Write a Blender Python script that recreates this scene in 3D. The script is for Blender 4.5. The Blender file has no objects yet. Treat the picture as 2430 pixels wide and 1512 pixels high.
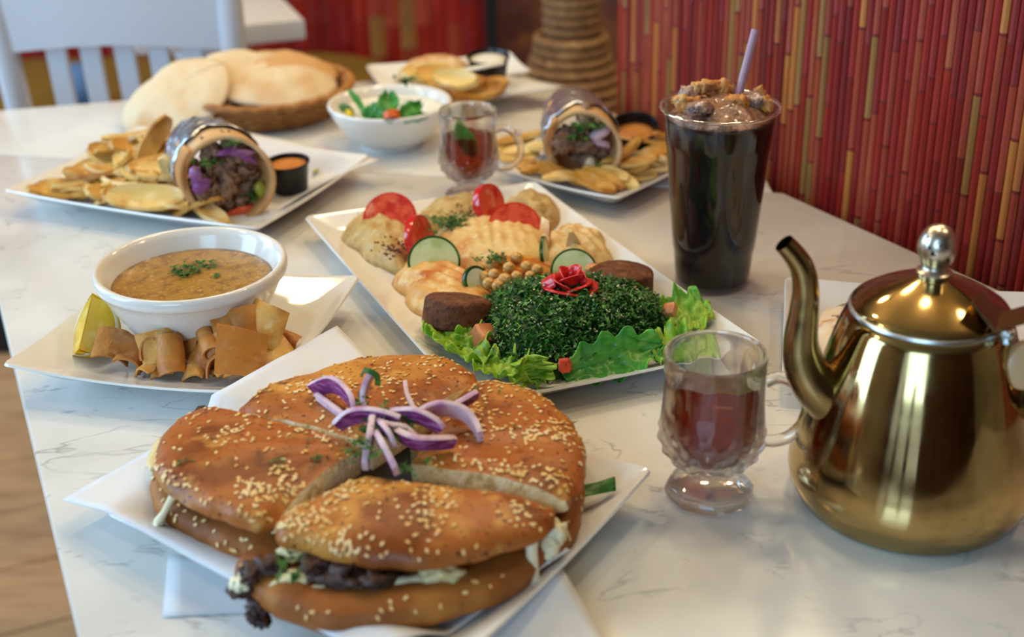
import bpy, bmesh, math, random
from mathutils import Vector, Matrix, Euler, noise
from math import sin, cos, pi, radians, sqrt, atan2, hypot

sc = bpy.context.scene
COL = sc.collection
# ------------------------------------------------------------------ camera, world, light, exposure
TZ = 0.75                     # table top height
FPX, PITCH, ROLL, HC = 3200.0, radians(26.0), radians(-1.3), 0.5
_F = Vector((0, cos(PITCH), -sin(PITCH)))
_R0, _U0 = Vector((1, 0, 0)), Vector((0, sin(PITCH), cos(PITCH)))
_R = cos(ROLL) * _R0 + sin(ROLL) * _U0
_U = -sin(ROLL) * _R0 + cos(ROLL) * _U0
EYE = Vector((0, 0, TZ + HC))
cam_d = bpy.data.cameras.new('camera'); cam = bpy.data.objects.new('camera', cam_d); COL.objects.link(cam)
cam.matrix_world = Matrix(((_R.x, _U.x, -_F.x, EYE.x), (_R.y, _U.y, -_F.y, EYE.y), (_R.z, _U.z, -_F.z, EYE.z), (0, 0, 0, 1)))
cam_d.sensor_width = 36.0; cam_d.lens = FPX / 2430 * 36
cam_d.clip_start = 0.02; cam_d.clip_end = 50
cam_d.dof.use_dof = True; cam_d.dof.focus_distance = 1.0; cam_d.dof.aperture_fstop = 4.6
sc.camera = cam
sc.view_settings.view_transform = 'Standard'; sc.view_settings.look = 'None'
sc.view_settings.gamma = 1; sc.view_settings.use_curve_mapping = False
sc.view_settings.exposure = 0.22

world = bpy.data.worlds.new('world'); sc.world = world; world.use_nodes = True
world.node_tree.nodes['Background'].inputs[0].default_value = (0.55, 0.72, 1.0, 1)
world.node_tree.nodes['Background'].inputs[1].default_value = 1.0

def area(name, loc, aim, sx, sy, power, col):
    d = bpy.data.lights.new(name, 'AREA'); d.shape = 'RECTANGLE'; d.size = sx; d.size_y = sy
    d.energy = power; d.color = col
    o = bpy.data.objects.new(name, d); COL.objects.link(o); o.location = loc
    o.rotation_euler = (Vector(aim) - Vector(loc)).to_track_quat('-Z', 'Y').to_euler()
    return o
def lamp(name, loc, power, col, r):
    d = bpy.data.lights.new(name, 'POINT'); d.energy = power; d.color = col; d.shadow_soft_size = r
    o = bpy.data.objects.new(name, d); COL.objects.link(o); o.location = loc
    return o
COOL = (0.42, 0.71, 1.0); WARM = (1.0, 0.80, 0.50)
# daylight through the two tall windows of the left wall and the shop front behind the camera
area('window_daylight', (-2.72, 0.45, 1.55), (0, 0.8, 0.9), 1.0, 1.9, 46, COOL)
area('window_daylight', (-2.72, 2.05, 1.55), (0, 1.2, 0.9), 1.0, 1.9, 36, COOL)
area('window_daylight', (-1.1, -2.2, 1.75), (-0.2, 0.9, 0.75), 1.3, 1.7, 40, COOL)
# ceiling lamps; the last one is added to brighten the left floor
LAMPS = [(0.55, 2.05), (-0.45, 2.35), (1.15, 1.0), (0.3, 1.2), (-0.9, 1.75), (1.3, 2.6), (0.0, 2.0), (-1.7, 0.9)]
for lx, ly in LAMPS:
    lamp('ceiling_lamp_light', (lx, ly, 2.42), 14.5, WARM, 0.09)

# ------------------------------------------------------------------ placing: a pixel of the photograph on the plane z above the table
def P(px, py, z=0.0):
    d = _F + (px - 1215) / FPX * _R - (py - 756) / FPX * _U
    return EYE + d * ((HC - z) / -d.z)
def PY(px, py, y):
    d = _F + (px - 1215) / FPX * _R - (py - 756) / FPX * _U
    return EYE + d * (y / d.y)
def V(*a): return Vector(a)

# ------------------------------------------------------------------ materials
def C(h):
    h = h.lstrip('#')
    c = [int(h[i:i + 2], 16) / 255 for i in (0, 2, 4)]
    return tuple((x / 12.92 if x <= 0.04045 else ((x + 0.055) / 1.055) ** 2.4) for x in c) + (1.0,)
MATS = {}
def mat(name, col, rough=0.5, metal=0.0, trans=0.0, ior=1.45, sss=0.0, spec=0.5, layers=(), bump=None, coat=0.0, rough_var=None, sss_r=(0.3, 0.15, 0.08), stretch=None, coords='pos', sheen=0):
    """layers: (scale, colour, lo, hi, detail) noise bands mixed over the base colour"""
    m = bpy.data.materials.new(name); m.use_nodes = True
    nt = m.node_tree; N = nt.nodes; L = nt.links
    b = N['Principled BSDF']
    col = C(col) if isinstance(col, str) else tuple(col)
    b.inputs['Base Color'].default_value = col
    b.inputs['Roughness'].default_value = rough; b.inputs['Metallic'].default_value = metal
    b.inputs['Transmission Weight'].default_value = trans; b.inputs['IOR'].default_value = ior
    b.inputs['Specular IOR Level'].default_value = spec
    b.inputs['Coat Weight'].default_value = coat; b.inputs['Coat Roughness'].default_value = 0.06
    if sss:
        b.inputs['Subsurface Weight'].default_value = sss; b.inputs['Subsurface Radius'].default_value = sss_r; b.inputs['Subsurface Scale'].default_value = 0.01
    vec = None
    if layers or bump or rough_var:
        if coords == 'pos':
            g = N.new('ShaderNodeNewGeometry'); vec = g.outputs['Position']
        else:
            g = N.new('ShaderNodeTexCoord'); vec = g.outputs['Object']
        if stretch:
            mp = N.new('ShaderNodeMapping'); mp.inputs['Scale'].default_value = stretch[:3]
            if len(stretch) > 3: mp.inputs['Rotation'].default_value = (0, 0, stretch[3])
            L.new(vec, mp.inputs['Vector']); vec = mp.outputs['Vector']
    prev = None
    for k, (scale, c2, lo, hi, det) in enumerate(layers):
        n = N.new('ShaderNodeTexNoise'); n.inputs['Scale'].default_value = scale; n.inputs['Detail'].default_value = det
        ad = N.new('ShaderNodeVectorMath'); ad.operation = 'ADD'; ad.inputs[1].default_value = (k * 7.3, k * 3.1, k * 5.7)
        L.new(vec, ad.inputs[0]); L.new(ad.outputs[0], n.inputs['Vector'])
        r = N.new('ShaderNodeMapRange'); r.inputs['From Min'].default_value = lo; r.inputs['From Max'].default_value = hi
        L.new(n.outputs['Fac'], r.inputs['Value'])
        x = N.new('ShaderNodeMix'); x.data_type = 'RGBA'
        L.new(r.outputs['Result'], x.inputs['Factor'])
        if prev is None: x.inputs['A'].default_value = col
        else: L.new(prev, x.inputs['A'])
        x.inputs['B'].default_value = C(c2)
        prev = x.outputs['Result']
    if prev is not None: L.new(prev, b.inputs['Base Color'])
    if bump:
        n = N.new('ShaderNodeTexNoise'); n.inputs['Scale'].default_value = bump[0]; n.inputs['Detail'].default_value = 4
        L.new(vec, n.inputs['Vector'])
        bp = N.new('ShaderNodeBump'); bp.inputs['Strength'].default_value = bump[1]; bp.inputs['Distance'].default_value = bump[2] if len(bump) > 2 else 0.002
        L.new(n.outputs['Fac'], bp.inputs['Height']); L.new(bp.outputs['Normal'], b.inputs['Normal'])
    if rough_var:
        n = N.new('ShaderNodeTexNoise'); n.inputs['Scale'].default_value = rough_var[0]; n.inputs['Detail'].default_value = 5
        L.new(vec, n.inputs['Vector'])
        r = N.new('ShaderNodeMapRange'); r.inputs['From Min'].default_value = 0.35; r.inputs['From Max'].default_value = 0.65
        r.inputs['To Min'].default_value = rough_var[1]; r.inputs['To Max'].default_value = rough_var[2]
        L.new(n.outputs['Fac'], r.inputs['Value']); L.new(r.outputs['Result'], b.inputs['Roughness'])
    MATS[name] = m
    return m

def marble_mat():
    m = mat('white_marble', '#dad8d3', rough=0.16, spec=0.45, layers=[(5.0, '#c9c8c4', 0.45, 0.75, 4), (11, '#e2e0db', 0.5, 0.7, 3)])
    nt = m.node_tree; N = nt.nodes; L = nt.links; b = N['Principled BSDF']
    prev = b.inputs['Base Color'].links[0].from_socket
    g = N.new('ShaderNodeNewGeometry')
    for sc_, wid, c2, lo, hi, rot, amt in ((7.0, 0.010, '#7d7f82', 0.56, 0.68, 0.5, 0.6), (16.0, 0.014, '#8d8f90', 0.56, 0.66, 0.9, 0.55), (30.0, 0.02, '#9a9b9b', 0.6, 0.68, 0.2, .7)):
        mp = N.new('ShaderNodeMapping'); mp.inputs['Rotation'].default_value = (0, 0, rot); mp.inputs['Scale'].default_value = (0.6, 1.3, 1)
        L.new(g.outputs['Position'], mp.inputs['Vector'])
        n = N.new('ShaderNodeTexNoise'); n.inputs['Scale'].default_value = sc_; n.inputs['Detail'].default_value = 5; n.inputs['Distortion'].default_value = 0.6
        L.new(mp.outputs[0], n.inputs['Vector'])
        s = N.new('ShaderNodeMath'); s.operation = 'SUBTRACT'; s.inputs[1].default_value = 0.5; L.new(n.outputs['Fac'], s.inputs[0])
        a = N.new('ShaderNodeMath'); a.operation = 'ABSOLUTE'; L.new(s.outputs[0], a.inputs[0])
        r = N.new('ShaderNodeMapRange'); r.inputs['From Min'].default_value = 0; r.inputs['From Max'].default_value = wid; r.inputs['To Min'].default_value = amt; r.inputs['To Max'].default_value = 0
        L.new(a.outputs[0], r.inputs['Value'])
        n2 = N.new('ShaderNodeTexNoise'); n2.inputs['Scale'].default_value = sc_ * 0.9; n2.inputs['Detail'].default_value = 2
        ad = N.new('ShaderNodeVectorMath'); ad.inputs[1].default_value = (3.3, 9.1, 1); L.new(g.outputs['Position'], ad.inputs[0]); L.new(ad.outputs[0], n2.inputs['Vector'])
        r2 = N.new('ShaderNodeMapRange'); r2.inputs['From Min'].default_value = lo; r2.inputs['From Max'].default_value = hi; L.new(n2.outputs['Fac'], r2.inputs['Value'])
        mu = N.new('ShaderNodeMath'); mu.operation = 'MULTIPLY'; L.new(r.outputs[0], mu.inputs[0]); L.new(r2.outputs[0], mu.inputs[1])
        x = N.new('ShaderNodeMix'); x.data_type = 'RGBA'; L.new(mu.outputs[0], x.inputs['Factor']); L.new(prev, x.inputs['A']); x.inputs['B'].default_value = C(c2)
        prev = x.outputs['Result']
    L.new(prev, b.inputs['Base Color'])
    return m

marble = marble_mat()
porcelain = mat('white_porcelain', '#e9e7e2', rough=0.12, spec=0.5, coat=0.3)
china = mat('bowl_china', '#e6e2da', rough=0.14, spec=0.5, coat=0.3)
paper_m = mat('greaseproof_paper', '#dcdde0', rough=0.7, layers=[(14, '#d0d1d6', 0.45, 0.7, 4)], bump=(30, 0.12))
crust = mat('baked_crust', '#ab5f24', rough=0.42, spec=0.4, layers=[(14, '#cf913c', 0.5, 0.64, 3), (17, '#82400f', 0.5, 0.62, 4), (40, '#d59a48', 0.57, 0.72, 4), (65, '#6a300e', 0.60, 0.72, 4), (330, '#3f140d', 0.635, 0.69, 2)], bump=(90, 0.45, 0.002))
crust_low = mat('bottom_crust', '#9a5a26', rough=0.55, spec=0.3, layers=[(14, '#7e4418', 0.48, 0.66, 4), (26, '#b97c38', 0.55, 0.75, 3), (50, '#7d4416', .64, .78, 3)], bump=(110, 0.3, 0.002))
crumb = mat('bread_crumb', '#e2c48e', rough=0.85, layers=[(120, '#b8945c', 0.52, 0.66, 3), (500, '#6b3a2a', 0.70, 0.76, 2), (50, '#ecd9b4', 0.5, 0.66, 2)], bump=(260, 0.8, 0.003))
seed_m = mat('sesame', '#e4b568', rough=0.38, layers=[(60, '#f0d094', 0.45, 0.6, 2)])
meat_m = mat('grilled_meat', '#4a2c20', rough=0.5, layers=[(90, '#2b1711', 0.45, 0.65, 4), (40, '#6d4735', 0.55, 0.7, 3)], bump=(200, 0.6, 0.003))
cheese_m = mat('melted_cheese', '#e6d29a', rough=0.35, sss=0.25, layers=[(60, '#d9a94c', 0.55, 0.75, 3)])
cheese_w = mat('white_cheese', '#f0e2ba', rough=0.35, sss=0.3)
parsley_m = mat('parsley_green', '#2f6a22', rough=0.5, layers=[(180, '#1c4a16', 0.45, 0.62, 3), (90, '#4e8a30', 0.6, 0.72, 2)])
parsley_l = mat('fresh_parsley', '#4f8f30', rough=0.4, layers=[(120, '#3a7a26', 0.45, 0.62, 3)])
tab_m = mat('tabbouleh_green', '#2c6620', rough=0.42, layers=[(140, '#173f10', 0.42, 0.58, 3), (70, '#45862c', 0.57, 0.7, 2)])
bulgur_m = mat('bulgur', '#d6d29c', rough=0.5)
onion_skin = mat('onion_purple', '#84366e', rough=0.22, layers=[(120, '#ac6aa0', 0.48, 0.62, 3), (50, '#6a2256', .56, .68, 2)], sss=0.15, stretch=(1, 1, 4))
onion_in = mat('onion_white', '#d8bfca', rough=0.35, sss=0.3, layers=[(70, '#b184ac', 0.5, 0.7, 3), (420, '#5a2a30', 0.68, 0.73, 2)])
lettuce_m = mat('lettuce', '#96b834', rough=0.38, sss=0.25, sss_r=(0.3, 0.5, 0.1), layers=[(45, '#5f9a28', 0.45, 0.65, 4), (30, '#b9cf5c', 0.58, 0.75, 3)], bump=(120, 0.4, 0.002))
lettuce_d = mat('lettuce_deep', '#4f9a3a', rough=0.32, sss=0.2, sss_r=(0.2, 0.5, 0.1), layers=[(50, '#2f7f36', 0.45, 0.65, 4), (28, '#8fbe50', 0.57, 0.72, 3)], bump=(120, 0.4, 0.002))
mint_m = mat('mint_leaf', '#2f7d2a', rough=0.4, layers=[(100, '#4a9a38', 0.5, 0.7, 2)], bump=(150, 0.4))
tom_skin = mat('tomato_skin', '#c8201a', rough=0.16, spec=0.55, coat=0.3)
tom_flesh = mat('tomato_flesh', '#d85636', rough=0.22, sss=0.2, layers=[(70, '#c02c22', 0.48, 0.62, 3), (55, '#e58a6a', 0.6, 0.72, 2)], bump=(120, 0.4))
rose_m = mat('tomato_rose_red', '#c9221f', rough=0.25, sss=0.1, layers=[(60, '#dd4a46', 0.5, 0.7, 3)], coat=0.2)
cuc_skin = mat('cucumber_skin', '#1f4a1c', rough=0.25, layers=[(80, '#326a26', 0.5, 0.65, 2)])
cuc_flesh = mat('cucumber_flesh', '#d3d8a0', rough=0.25, sss=0.25, layers=[(60, '#b8c47c', 0.5, 0.66, 3), (40, '#e4e5bf', 0.56, 0.7, 2)])
hummus_m = mat('hummus', '#dcb878', rough=0.5, layers=[(60, '#cfa562', 0.5, 0.7, 4), (17, '#c8701c', 0.60, 0.72, 3), (110, '#e6c994', 0.55, 0.7, 2)], bump=(160, 0.35, 0.002))
hummus_o = mat('hummus_paprika', '#dca55a', rough=0.4, layers=[(26, '#c0601a', 0.52, 0.66, 4), (70, '#e8c98c', 0.5, 0.66, 3)], bump=(160, 0.35, 0.002))
baba_m = mat('baba_ghanoush', '#c2a266', rough=0.5, layers=[(50, '#a98748', 0.48, 0.66, 4), (26, '#8c5a3c', 0.64, 0.72, 3), (90, '#d6bd86', 0.56, 0.7, 3)], bump=(120, 0.7, 0.004))
sumac_m = mat('sumac', '#5c2a2a', rough=0.7, layers=[(300, '#7d3a36', 0.5, 0.65, 2)])
oil_m = mat('orange_oil', '#c4721a', rough=0.12, layers=[(40, '#a85012', 0.5, 0.7, 3), (60, '#dba03c', 0.55, 0.7, 2)], bump=(90, 0.4, 0.003), coat=0.5)
chick_m = mat('chickpea', '#cf9a4c', rough=0.3, sss=0.1, layers=[(60, '#dcb26a', 0.5, 0.66, 2)], coat=0.2)
falafel_m = mat('falafel', '#6a3a1e', rough=0.75, layers=[(140, '#4a2410', 0.5, 0.66, 4), (90, '#86522c', 0.56, 0.7, 3)], bump=(220, 0.8, 0.003))
dice_m = mat('diced_tomato', '#c77a4c', rough=0.35, layers=[(60, '#d8925e', 0.5, 0.7, 2)], sss=0.15)
soup_m = mat('lentil_soup', '#a87c2c', rough=0.16, layers=[(120, '#8a6024', 0.47, 0.64, 4), (260, '#bd964e', 0.56, 0.68, 3)], bump=(330, 0.5, 0.002), coat=0.25)
chip_a = mat('pita_chip_brown', '#c27e34', rough=0.5, layers=[(40, '#a2602a', 0.5, 0.68, 4), (90, '#c4884a', 0.55, 0.7, 2)], bump=(240, 0.4, 0.002))
chip_b = mat('pita_chip_golden', '#dca24c', rough=0.5, layers=[(40, '#b87c38', 0.52, 0.7, 4), (90, '#e2bb7a', 0.55, 0.7, 2)], bump=(240, 0.4, 0.002))
lem_peel = mat('lemon_peel', '#e6b812', rough=0.3, bump=(300, 0.3))
lem_pith = mat('lemon_pith', '#efe9cf', rough=0.5, sss=0.2)
lem_flesh = mat('lemon_flesh', '#e6b81e', rough=0.2, sss=0.2, layers=[(70, '#f0d874', 0.5, 0.68, 3)], bump=(160, 0.4), coat=0.2)
fry_m = mat('fried_potato', '#c9923f', rough=0.45, layers=[(26, '#a86a22', 0.52, 0.68, 4), (34, '#e0b868', 0.5, 0.66, 3)], bump=(140, 0.3, 0.002), spec=0.4)
fry_p = mat('pale_fried_potato', '#dfb768', rough=0.42, layers=[(30, '#c08a3a', 0.55, 0.7, 4), (26, '#edd59c', 0.5, 0.64, 3)], bump=(140, 0.25, 0.002))
pita_m = mat('pita_bread', '#cfa26c', rough=0.75, layers=[(9, '#bb7e42', 0.5, 0.66, 4), (14, '#dcc094', 0.54, 0.7, 3)], bump=(60, 0.25, 0.002))
pita_white = mat('floury_pita', '#dcc6a2', rough=0.75, layers=[(10, '#c99a64', 0.54, 0.7, 3)], bump=(60, 0.25, 0.002))
wicker_m = mat('wicker', '#a86f34', rough=0.6, layers=[(60, '#8a5222', 0.48, 0.66, 3), (30, '#c08c4c', 0.55, 0.7, 2)])
foil_m = mat('aluminium_foil', '#d6dde6', rough=0.3, metal=1.0, bump=(70, 0.5, 0.004))
black_pl = mat('black_plastic', '#141416', rough=0.3)
sauce_m = mat('orange_sauce', '#d8924c', rough=0.3, layers=[(60, '#c97e38', 0.5, 0.7, 3)], bump=(60, 0.2))
yog_m = mat('labneh', '#eceade', rough=0.3, sss=0.2, sss_r=(0.5, 0.45, 0.4), bump=(40, 0.2, 0.003))
carrot_m = mat('carrot', '#d9601a', rough=0.4)
brass = mat('brass', (0.46, 0.33, 0.14, 1), rough=0.1, metal=1.0, rough_var=(30, 0.05, 0.15), bump=(9, 0.04, 0.002), layers=[(22, '#86693a', 0.5, 0.75, 5)])
brass_d = mat('tarnished_brass', (0.30, 0.215, 0.095, 1), rough=0.22, metal=1.0, rough_var=(40, 0.14, 0.3), layers=[(40, '#6c5a38', 0.5, 0.7, 4)])
silver = mat('worn_silver', '#cfc6b6', rough=0.28, metal=1.0, layers=[(210, '#1a1c22', 0.66, 0.68, 3)])
steel = mat('steel_rivet', '#b9c0c4', rough=0.3, metal=1.0)
knob_cream = mat('cream_handle', '#d3b084', rough=0.35, layers=[(40, '#e3c88f', 0.5, 0.7, 2)])
def clear(name, glass_col, thru_col, k, ior, gloss=0.5):
    """real refraction mixed with straight-through light, the same for every ray"""
    m = bpy.data.materials.new(name); m.use_nodes = True; nt = m.node_tree; N = nt.nodes; L = nt.links
    N.remove(N['Principled BSDF']); out = N['Material Output']
    a = N.new('ShaderNodeBsdfGlass'); a.inputs['Color'].default_value = glass_col; a.inputs['Roughness'].default_value = 0; a.inputs['IOR'].default_value = ior
    b = N.new('ShaderNodeBsdfTransparent'); b.inputs['Color'].default_value = thru_col
    gl = N.new('ShaderNodeBsdfGlossy'); gl.inputs['Roughness'].default_value = 0.02
    lw = N.new('ShaderNodeLayerWeight'); lw.inputs['Blend'].default_value = 0.5
    pw = N.new('ShaderNodeMath'); pw.operation = 'POWER'; pw.inputs[1].default_value = 4.0; L.new(lw.outputs['Facing'], pw.inputs[0])
    fr = N.new('ShaderNodeMath'); fr.operation = 'MULTIPLY_ADD'; fr.inputs[1].default_value = gloss; fr.inputs[2].default_value = 0.03 * (gloss > 0.2); L.new(pw.outputs[0], fr.inputs[0])
    y = N.new('ShaderNodeMixShader'); L.new(fr.outputs[0], y.inputs[0]); L.new(b.outputs[0], y.inputs[1]); L.new(gl.outputs[0], y.inputs[2])
    x = N.new('ShaderNodeMixShader'); x.inputs[0].default_value = k; L.new(y.outputs[0], x.inputs[1]); L.new(a.outputs[0], x.inputs[2])
    L.new(x.outputs[0], out.inputs['Surface']); MATS[name] = m
    return m
glass_m = clear('clear_glass', (1, 1, 1, 1), (0.985, 0.985, 0.985, 1), 0.72, 1.48, 0.22)
plastic_m = clear('clear_plastic', (1, 1, 1, 1), (0.97, 0.965, 0.97, 1), 0.12, 1.45, 0.35)
tea_m = clear('black_tea', (0.50, 0.08, 0.04, 1), (0.48, 0.085, 0.045, 1), 0.2, 1.33, 0.1)
tea_dark = clear('strong_tea', (0.40, 0.05, 0.03, 1), (0.40, 0.075, 0.035, 1), 0.2, 1.33, 0.1)
drink_m = mat('date_drink', '#0d0809', rough=0.35, spec=0.15, layers=[(16, '#1c0f13', 0.5, 0.7, 3)])
froth_m = mat('icy_froth', '#94664e', rough=0.25, layers=[(90, '#b89078', 0.5, 0.65, 3), (60, '#4a2c22', 0.5, 0.66, 3)], bump=(120, 0.9, 0.006), coat=0.4)
ice_m = mat('ice', '#a07a64', rough=0.18, bump=(150, .8, .005), coat=.5, layers=[(120, '#c4a698', 0.52, 0.66, 3), (90, '#5e4038', .54, .68, 2)])
nut_m = mat('walnut', '#c47e38', rough=0.5, layers=[(90, '#8a5222', 0.5, 0.68, 4), (60, '#d6a262', 0.55, 0.7, 2)], bump=(180, 0.6, 0.003))
straw_m = mat('straw_pink', '#c49aa8', rough=0.3, trans=0.3)
white_paint = mat('white_paint', '#cfd2da', rough=0.4)
olive_m = mat('olive_upholstery', '#7f6420', rough=0.6, layers=[(14, '#6e5518', 0.5, 0.7, 3)])
blue_m = mat('blue_fabric', '#4a6c94', rough=0.7)
plank_ms = [mat('oak_plank_%s' % n, c, rough=0.42, layers=[(6, d, 0.45, 0.7, 5), (20, '#94704e', 0.58, 0.75, 4)], stretch=(1.2, 9, 1, -0.42)) for n, c, d in (('tan', '#c0946a', '#a87c56'), ('brown', '#b28860', '#98704e'), ('light', '#c89c70', '#b0865e'))]
gap_m = mat('floor_gap', '#4a3626', rough=0.8)
def bam(n, c, d, e): return mat(n, c, rough=0.42, spec=0.4, layers=[(30, d, 0.48, 0.68, 4), (90, e, 0.58, 0.72, 3)], stretch=(1, 1, 0.08))
BAM = [bam('bamboo_red', '#8e1b10', '#7c160f', '#a0301a'), bam('bamboo_deep_red', '#7c140e', '#6a100c', '#8a2010'), bam('bamboo_rose', '#963622', '#822818', '#a24e32'),
       bam('bamboo_amber', '#b0682a', '#964e22', '#bc7e3a'), bam('bamboo_rust', '#963c22', '#86281c', '#a4552e'), bam('bamboo_node', '#701a14', '#5a1410', '#84281c'), bam('bamboo_olive', '#8f6230', '#7c5226', '#a0753e')]
wall_m = mat('plaster_beige', '#a8957a', rough=0.8, layers=[(3, '#98866a', 0.45, 0.7, 3)])
dark_wood = mat('dark_wood_panelling', '#5a3a22', rough=0.5, layers=[(4, '#3e2616', 0.45, 0.65, 4)], stretch=(6, 1, .6))
ceil_m = mat('ceiling_paint', '#93846c', rough=0.85)
mural_m = mat('brown_mural', '#94624a', rough=0.6, layers=[(5, '#6a4448', 0.45, 0.6, 3), (8, '#c88a54', 0.56, 0.7, 3), (13, '#7a5260', 0.55, 0.7, 3)])
black_trim = mat('black_trim', '#100c0a', rough=0.5)
rope_m = mat('rope', '#96704a', rough=0.85, layers=[(120, '#755436', 0.48, 0.62, 3), (40, '#b08a5c', 0.56, 0.7, 2)], bump=(260, 0.6, 0.003))
lamp_glow = mat('lamp_glass', '#ffffff', rough=0.5)
lamp_glow.node_tree.nodes['Principled BSDF'].inputs['Emission Color'].default_value = (1, .8, .55, 1)
lamp_glow.node_tree.nodes['Principled BSDF'].inputs['Emission Strength'].default_value = 4

# ------------------------------------------------------------------ mesh helpers
ORI = {}
_ico = {}
def ico(sub):
    if sub not in _ico:
        bm = bmesh.new(); bmesh.ops.create_icosphere(bm, subdivisions=sub, radius=1)
        bm.verts.ensure_lookup_table()
        _ico[sub] = ([v.co.copy() for v in bm.verts], [[v.index for v in f.verts] for f in bm.faces]); bm.free()
    return _ico[sub]
class G:
    def __init__(s): s.v = []; s.f = []; s.m = []
    def add(s, vs, fs, mi=0):
        o = len(s.v); s.v += [Vector(v) for v in vs]
        for f in fs: s.f.append([i + o for i in f]); s.m.append(mi)
        return o
    def blob(s, c, r, rot=None, sub=2, amp=0.15, freq=1.6, seed=0, mi=0):
        vs, fs = ico(sub); c = Vector(c)
        if not hasattr(r, '__len__'): r = (r, r, r)
        M = rot.to_matrix() if isinstance(rot, Euler) else (rot or Matrix.Identity(3))
        out = []
        for v in vs:
            k = 1 + amp * noise.noise(v * freq + Vector((seed * 3.7, seed * 1.3, seed * 9.1))) + amp * 0.5 * noise.noise(v * freq * 2.3 + Vector((seed, 5, seed)))
            out.append(c + M @ Vector((v.x * r[0] * k, v.y * r[1] * k, v.z * r[2] * k)))
        s.add(out, fs, mi)
    def rings(s, rings, closed=True, cap0=True, cap1=True, mi=0, mis=None):
        n = len(rings[0]); vs = [p for r in rings for p in r]; fs = []
        o = len(s.v); s.v += [Vector(v) for v in vs]
        for i in range(len(rings) - 1):
            for j in range(n if closed else n - 1):
                k = (j + 1) % n
                s.f.append([o + i * n + j, o + i * n + k, o + (i + 1) * n + k, o + (i + 1) * n + j])
                s.m.append(mis[i] if mis else mi)
        if cap0: s.f.append([o + j for j in range(n)][::-1]); s.m.append(mis[0] if mis else mi)
        if cap1: s.f.append([o + (len(rings) - 1) * n + j for j in range(n)]); s.m.append(mis[-1] if mis else mi)
    def lathe(s, prof, c=(0, 0, 0), n=48, mi=0, fn=None, M=None, cap0=True, cap1=True, mis=None):
        c = Vector(c); R = []
        for r, z in prof:
            ring = []
            for j in range(n):
                a = 2 * pi * j / n; rr, zz = (r, z) if fn is None else fn(r, z, a)
                p = Vector((rr * cos(a), rr * sin(a), zz))
                ring.append(c + (M @ p if M else p))
            R.append(ring)
        s.rings(R, True, cap0, cap1, mi, mis)
    def tube(s, pts, rad, n=12, mi=0, cap=True, flat=1.0, up=None):
        pts = [Vector(p) for p in pts]; R = []
        if not hasattr(rad, '__len__'): rad = [rad] * len(pts)
        prev = None
        for i, p in enumerate(pts):
            t = (pts[min(i + 1, len(pts) - 1)] - pts[max(i - 1, 0)]).normalized()
            if prev is None:
                a = Vector(up) if up else (Vector((0, 0, 1)) if abs(t.z) < 0.9 else Vector((1, 0, 0)))
            else: a = prev
            a = (a - t * a.dot(t)).normalized(); b = t.cross(a); prev = a
            R.append([p + rad[i] * (cos(2 * pi * j / n) * a * flat + sin(2 * pi * j / n) * b) for j in range(n)])
        s.rings(R, True, cap, cap, mi)
    def sheet(s, fn, nu, nv, th=0.001, mi=0, mi_b=None, mi_e=None):
        """fn(u, v) with u, v in 0..1; a slab of thickness th"""
        g = [[Vector(fn(i / nu, j / nv)) for j in range(nv + 1)] for i in range(nu + 1)]
        nrm = [[None] * (nv + 1) for _ in range(nu + 1)]
        for i in range(nu + 1):
            for j in range(nv + 1):
                du = g[min(i + 1, nu)][j] - g[max(i - 1, 0)][j]; dv = g[i][min(j + 1, nv)] - g[i][max(j - 1, 0)]
                q = du.cross(dv); nrm[i][j] = q.normalized() if q.length > 1e-12 else Vector((0, 0, 1))
        o = len(s.v); W = nv + 1; K = (nu + 1) * W
        s.v += [g[i][j] + nrm[i][j] * th / 2 for i in range(nu + 1) for j in range(W)]
        s.v += [g[i][j] - nrm[i][j] * th / 2 for i in range(nu + 1) for j in range(W)]
        mi_b = mi if mi_b is None else mi_b; mi_e = mi if mi_e is None else mi_e
        for i in range(nu):
            for j in range(nv):
                a, b, c, d = o + i * W + j, o + (i + 1) * W + j, o + (i + 1) * W + j + 1, o + i * W + j + 1
                s.f.append([a, b, c, d]); s.m.append(mi)
                s.f.append([a + K, d + K, c + K, b + K]); s.m.append(mi_b)
        edge = [(i, 0) for i in range(nu)] + [(nu, j) for j in range(nv)] + [(i, nv) for i in range(nu, 0, -1)] + [(0, j) for j in range(nv, 0, -1)]
        for k in range(len(edge)):
            a = o + edge[k][0] * W + edge[k][1]; b = o + edge[(k + 1) % len(edge)][0] * W + edge[(k + 1) % len(edge)][1]
            s.f.append([b, a, a + K, b + K]); s.m.append(mi_e)
    def box(s, c, h, M=None, mi=0, bev=0.0):
        c = Vector(c); hx, hy, hz = h
        if bev <= 0:
            vs = [(x * hx, y * hy, z * hz) for z in (-1, 1) for x, y in ((-1, -1), (1, -1), (1, 1), (-1, 1))]
            vs = [c + (M @ Vector(v) if M else Vector(v)) for v in vs]
            s.add(vs, [(3, 2, 1, 0), (4, 5, 6, 7), (0, 1, 5, 4), (1, 2, 6, 5), (2, 3, 7, 6), (3, 0, 4, 7)], mi)
        else:
            rr = []
            for dz, ins in ((-hz, bev), (-hz + bev, 0), (hz - bev, 0), (hz, bev)):
                x, y, b = hx - ins, hy - ins, bev * 0.7
                ring = [(x, -y + b), (x, y - b), (x - b, y), (-x + b, y), (-x, y - b), (-x, -y + b), (-x + b, -y), (x - b, -y)]
                rr.append([c + (M @ Vector((p[0], p[1], dz)) if M else Vector((p[0], p[1], dz))) for p in ring])
            s.rings(rr, True, True, True, mi)
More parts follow.
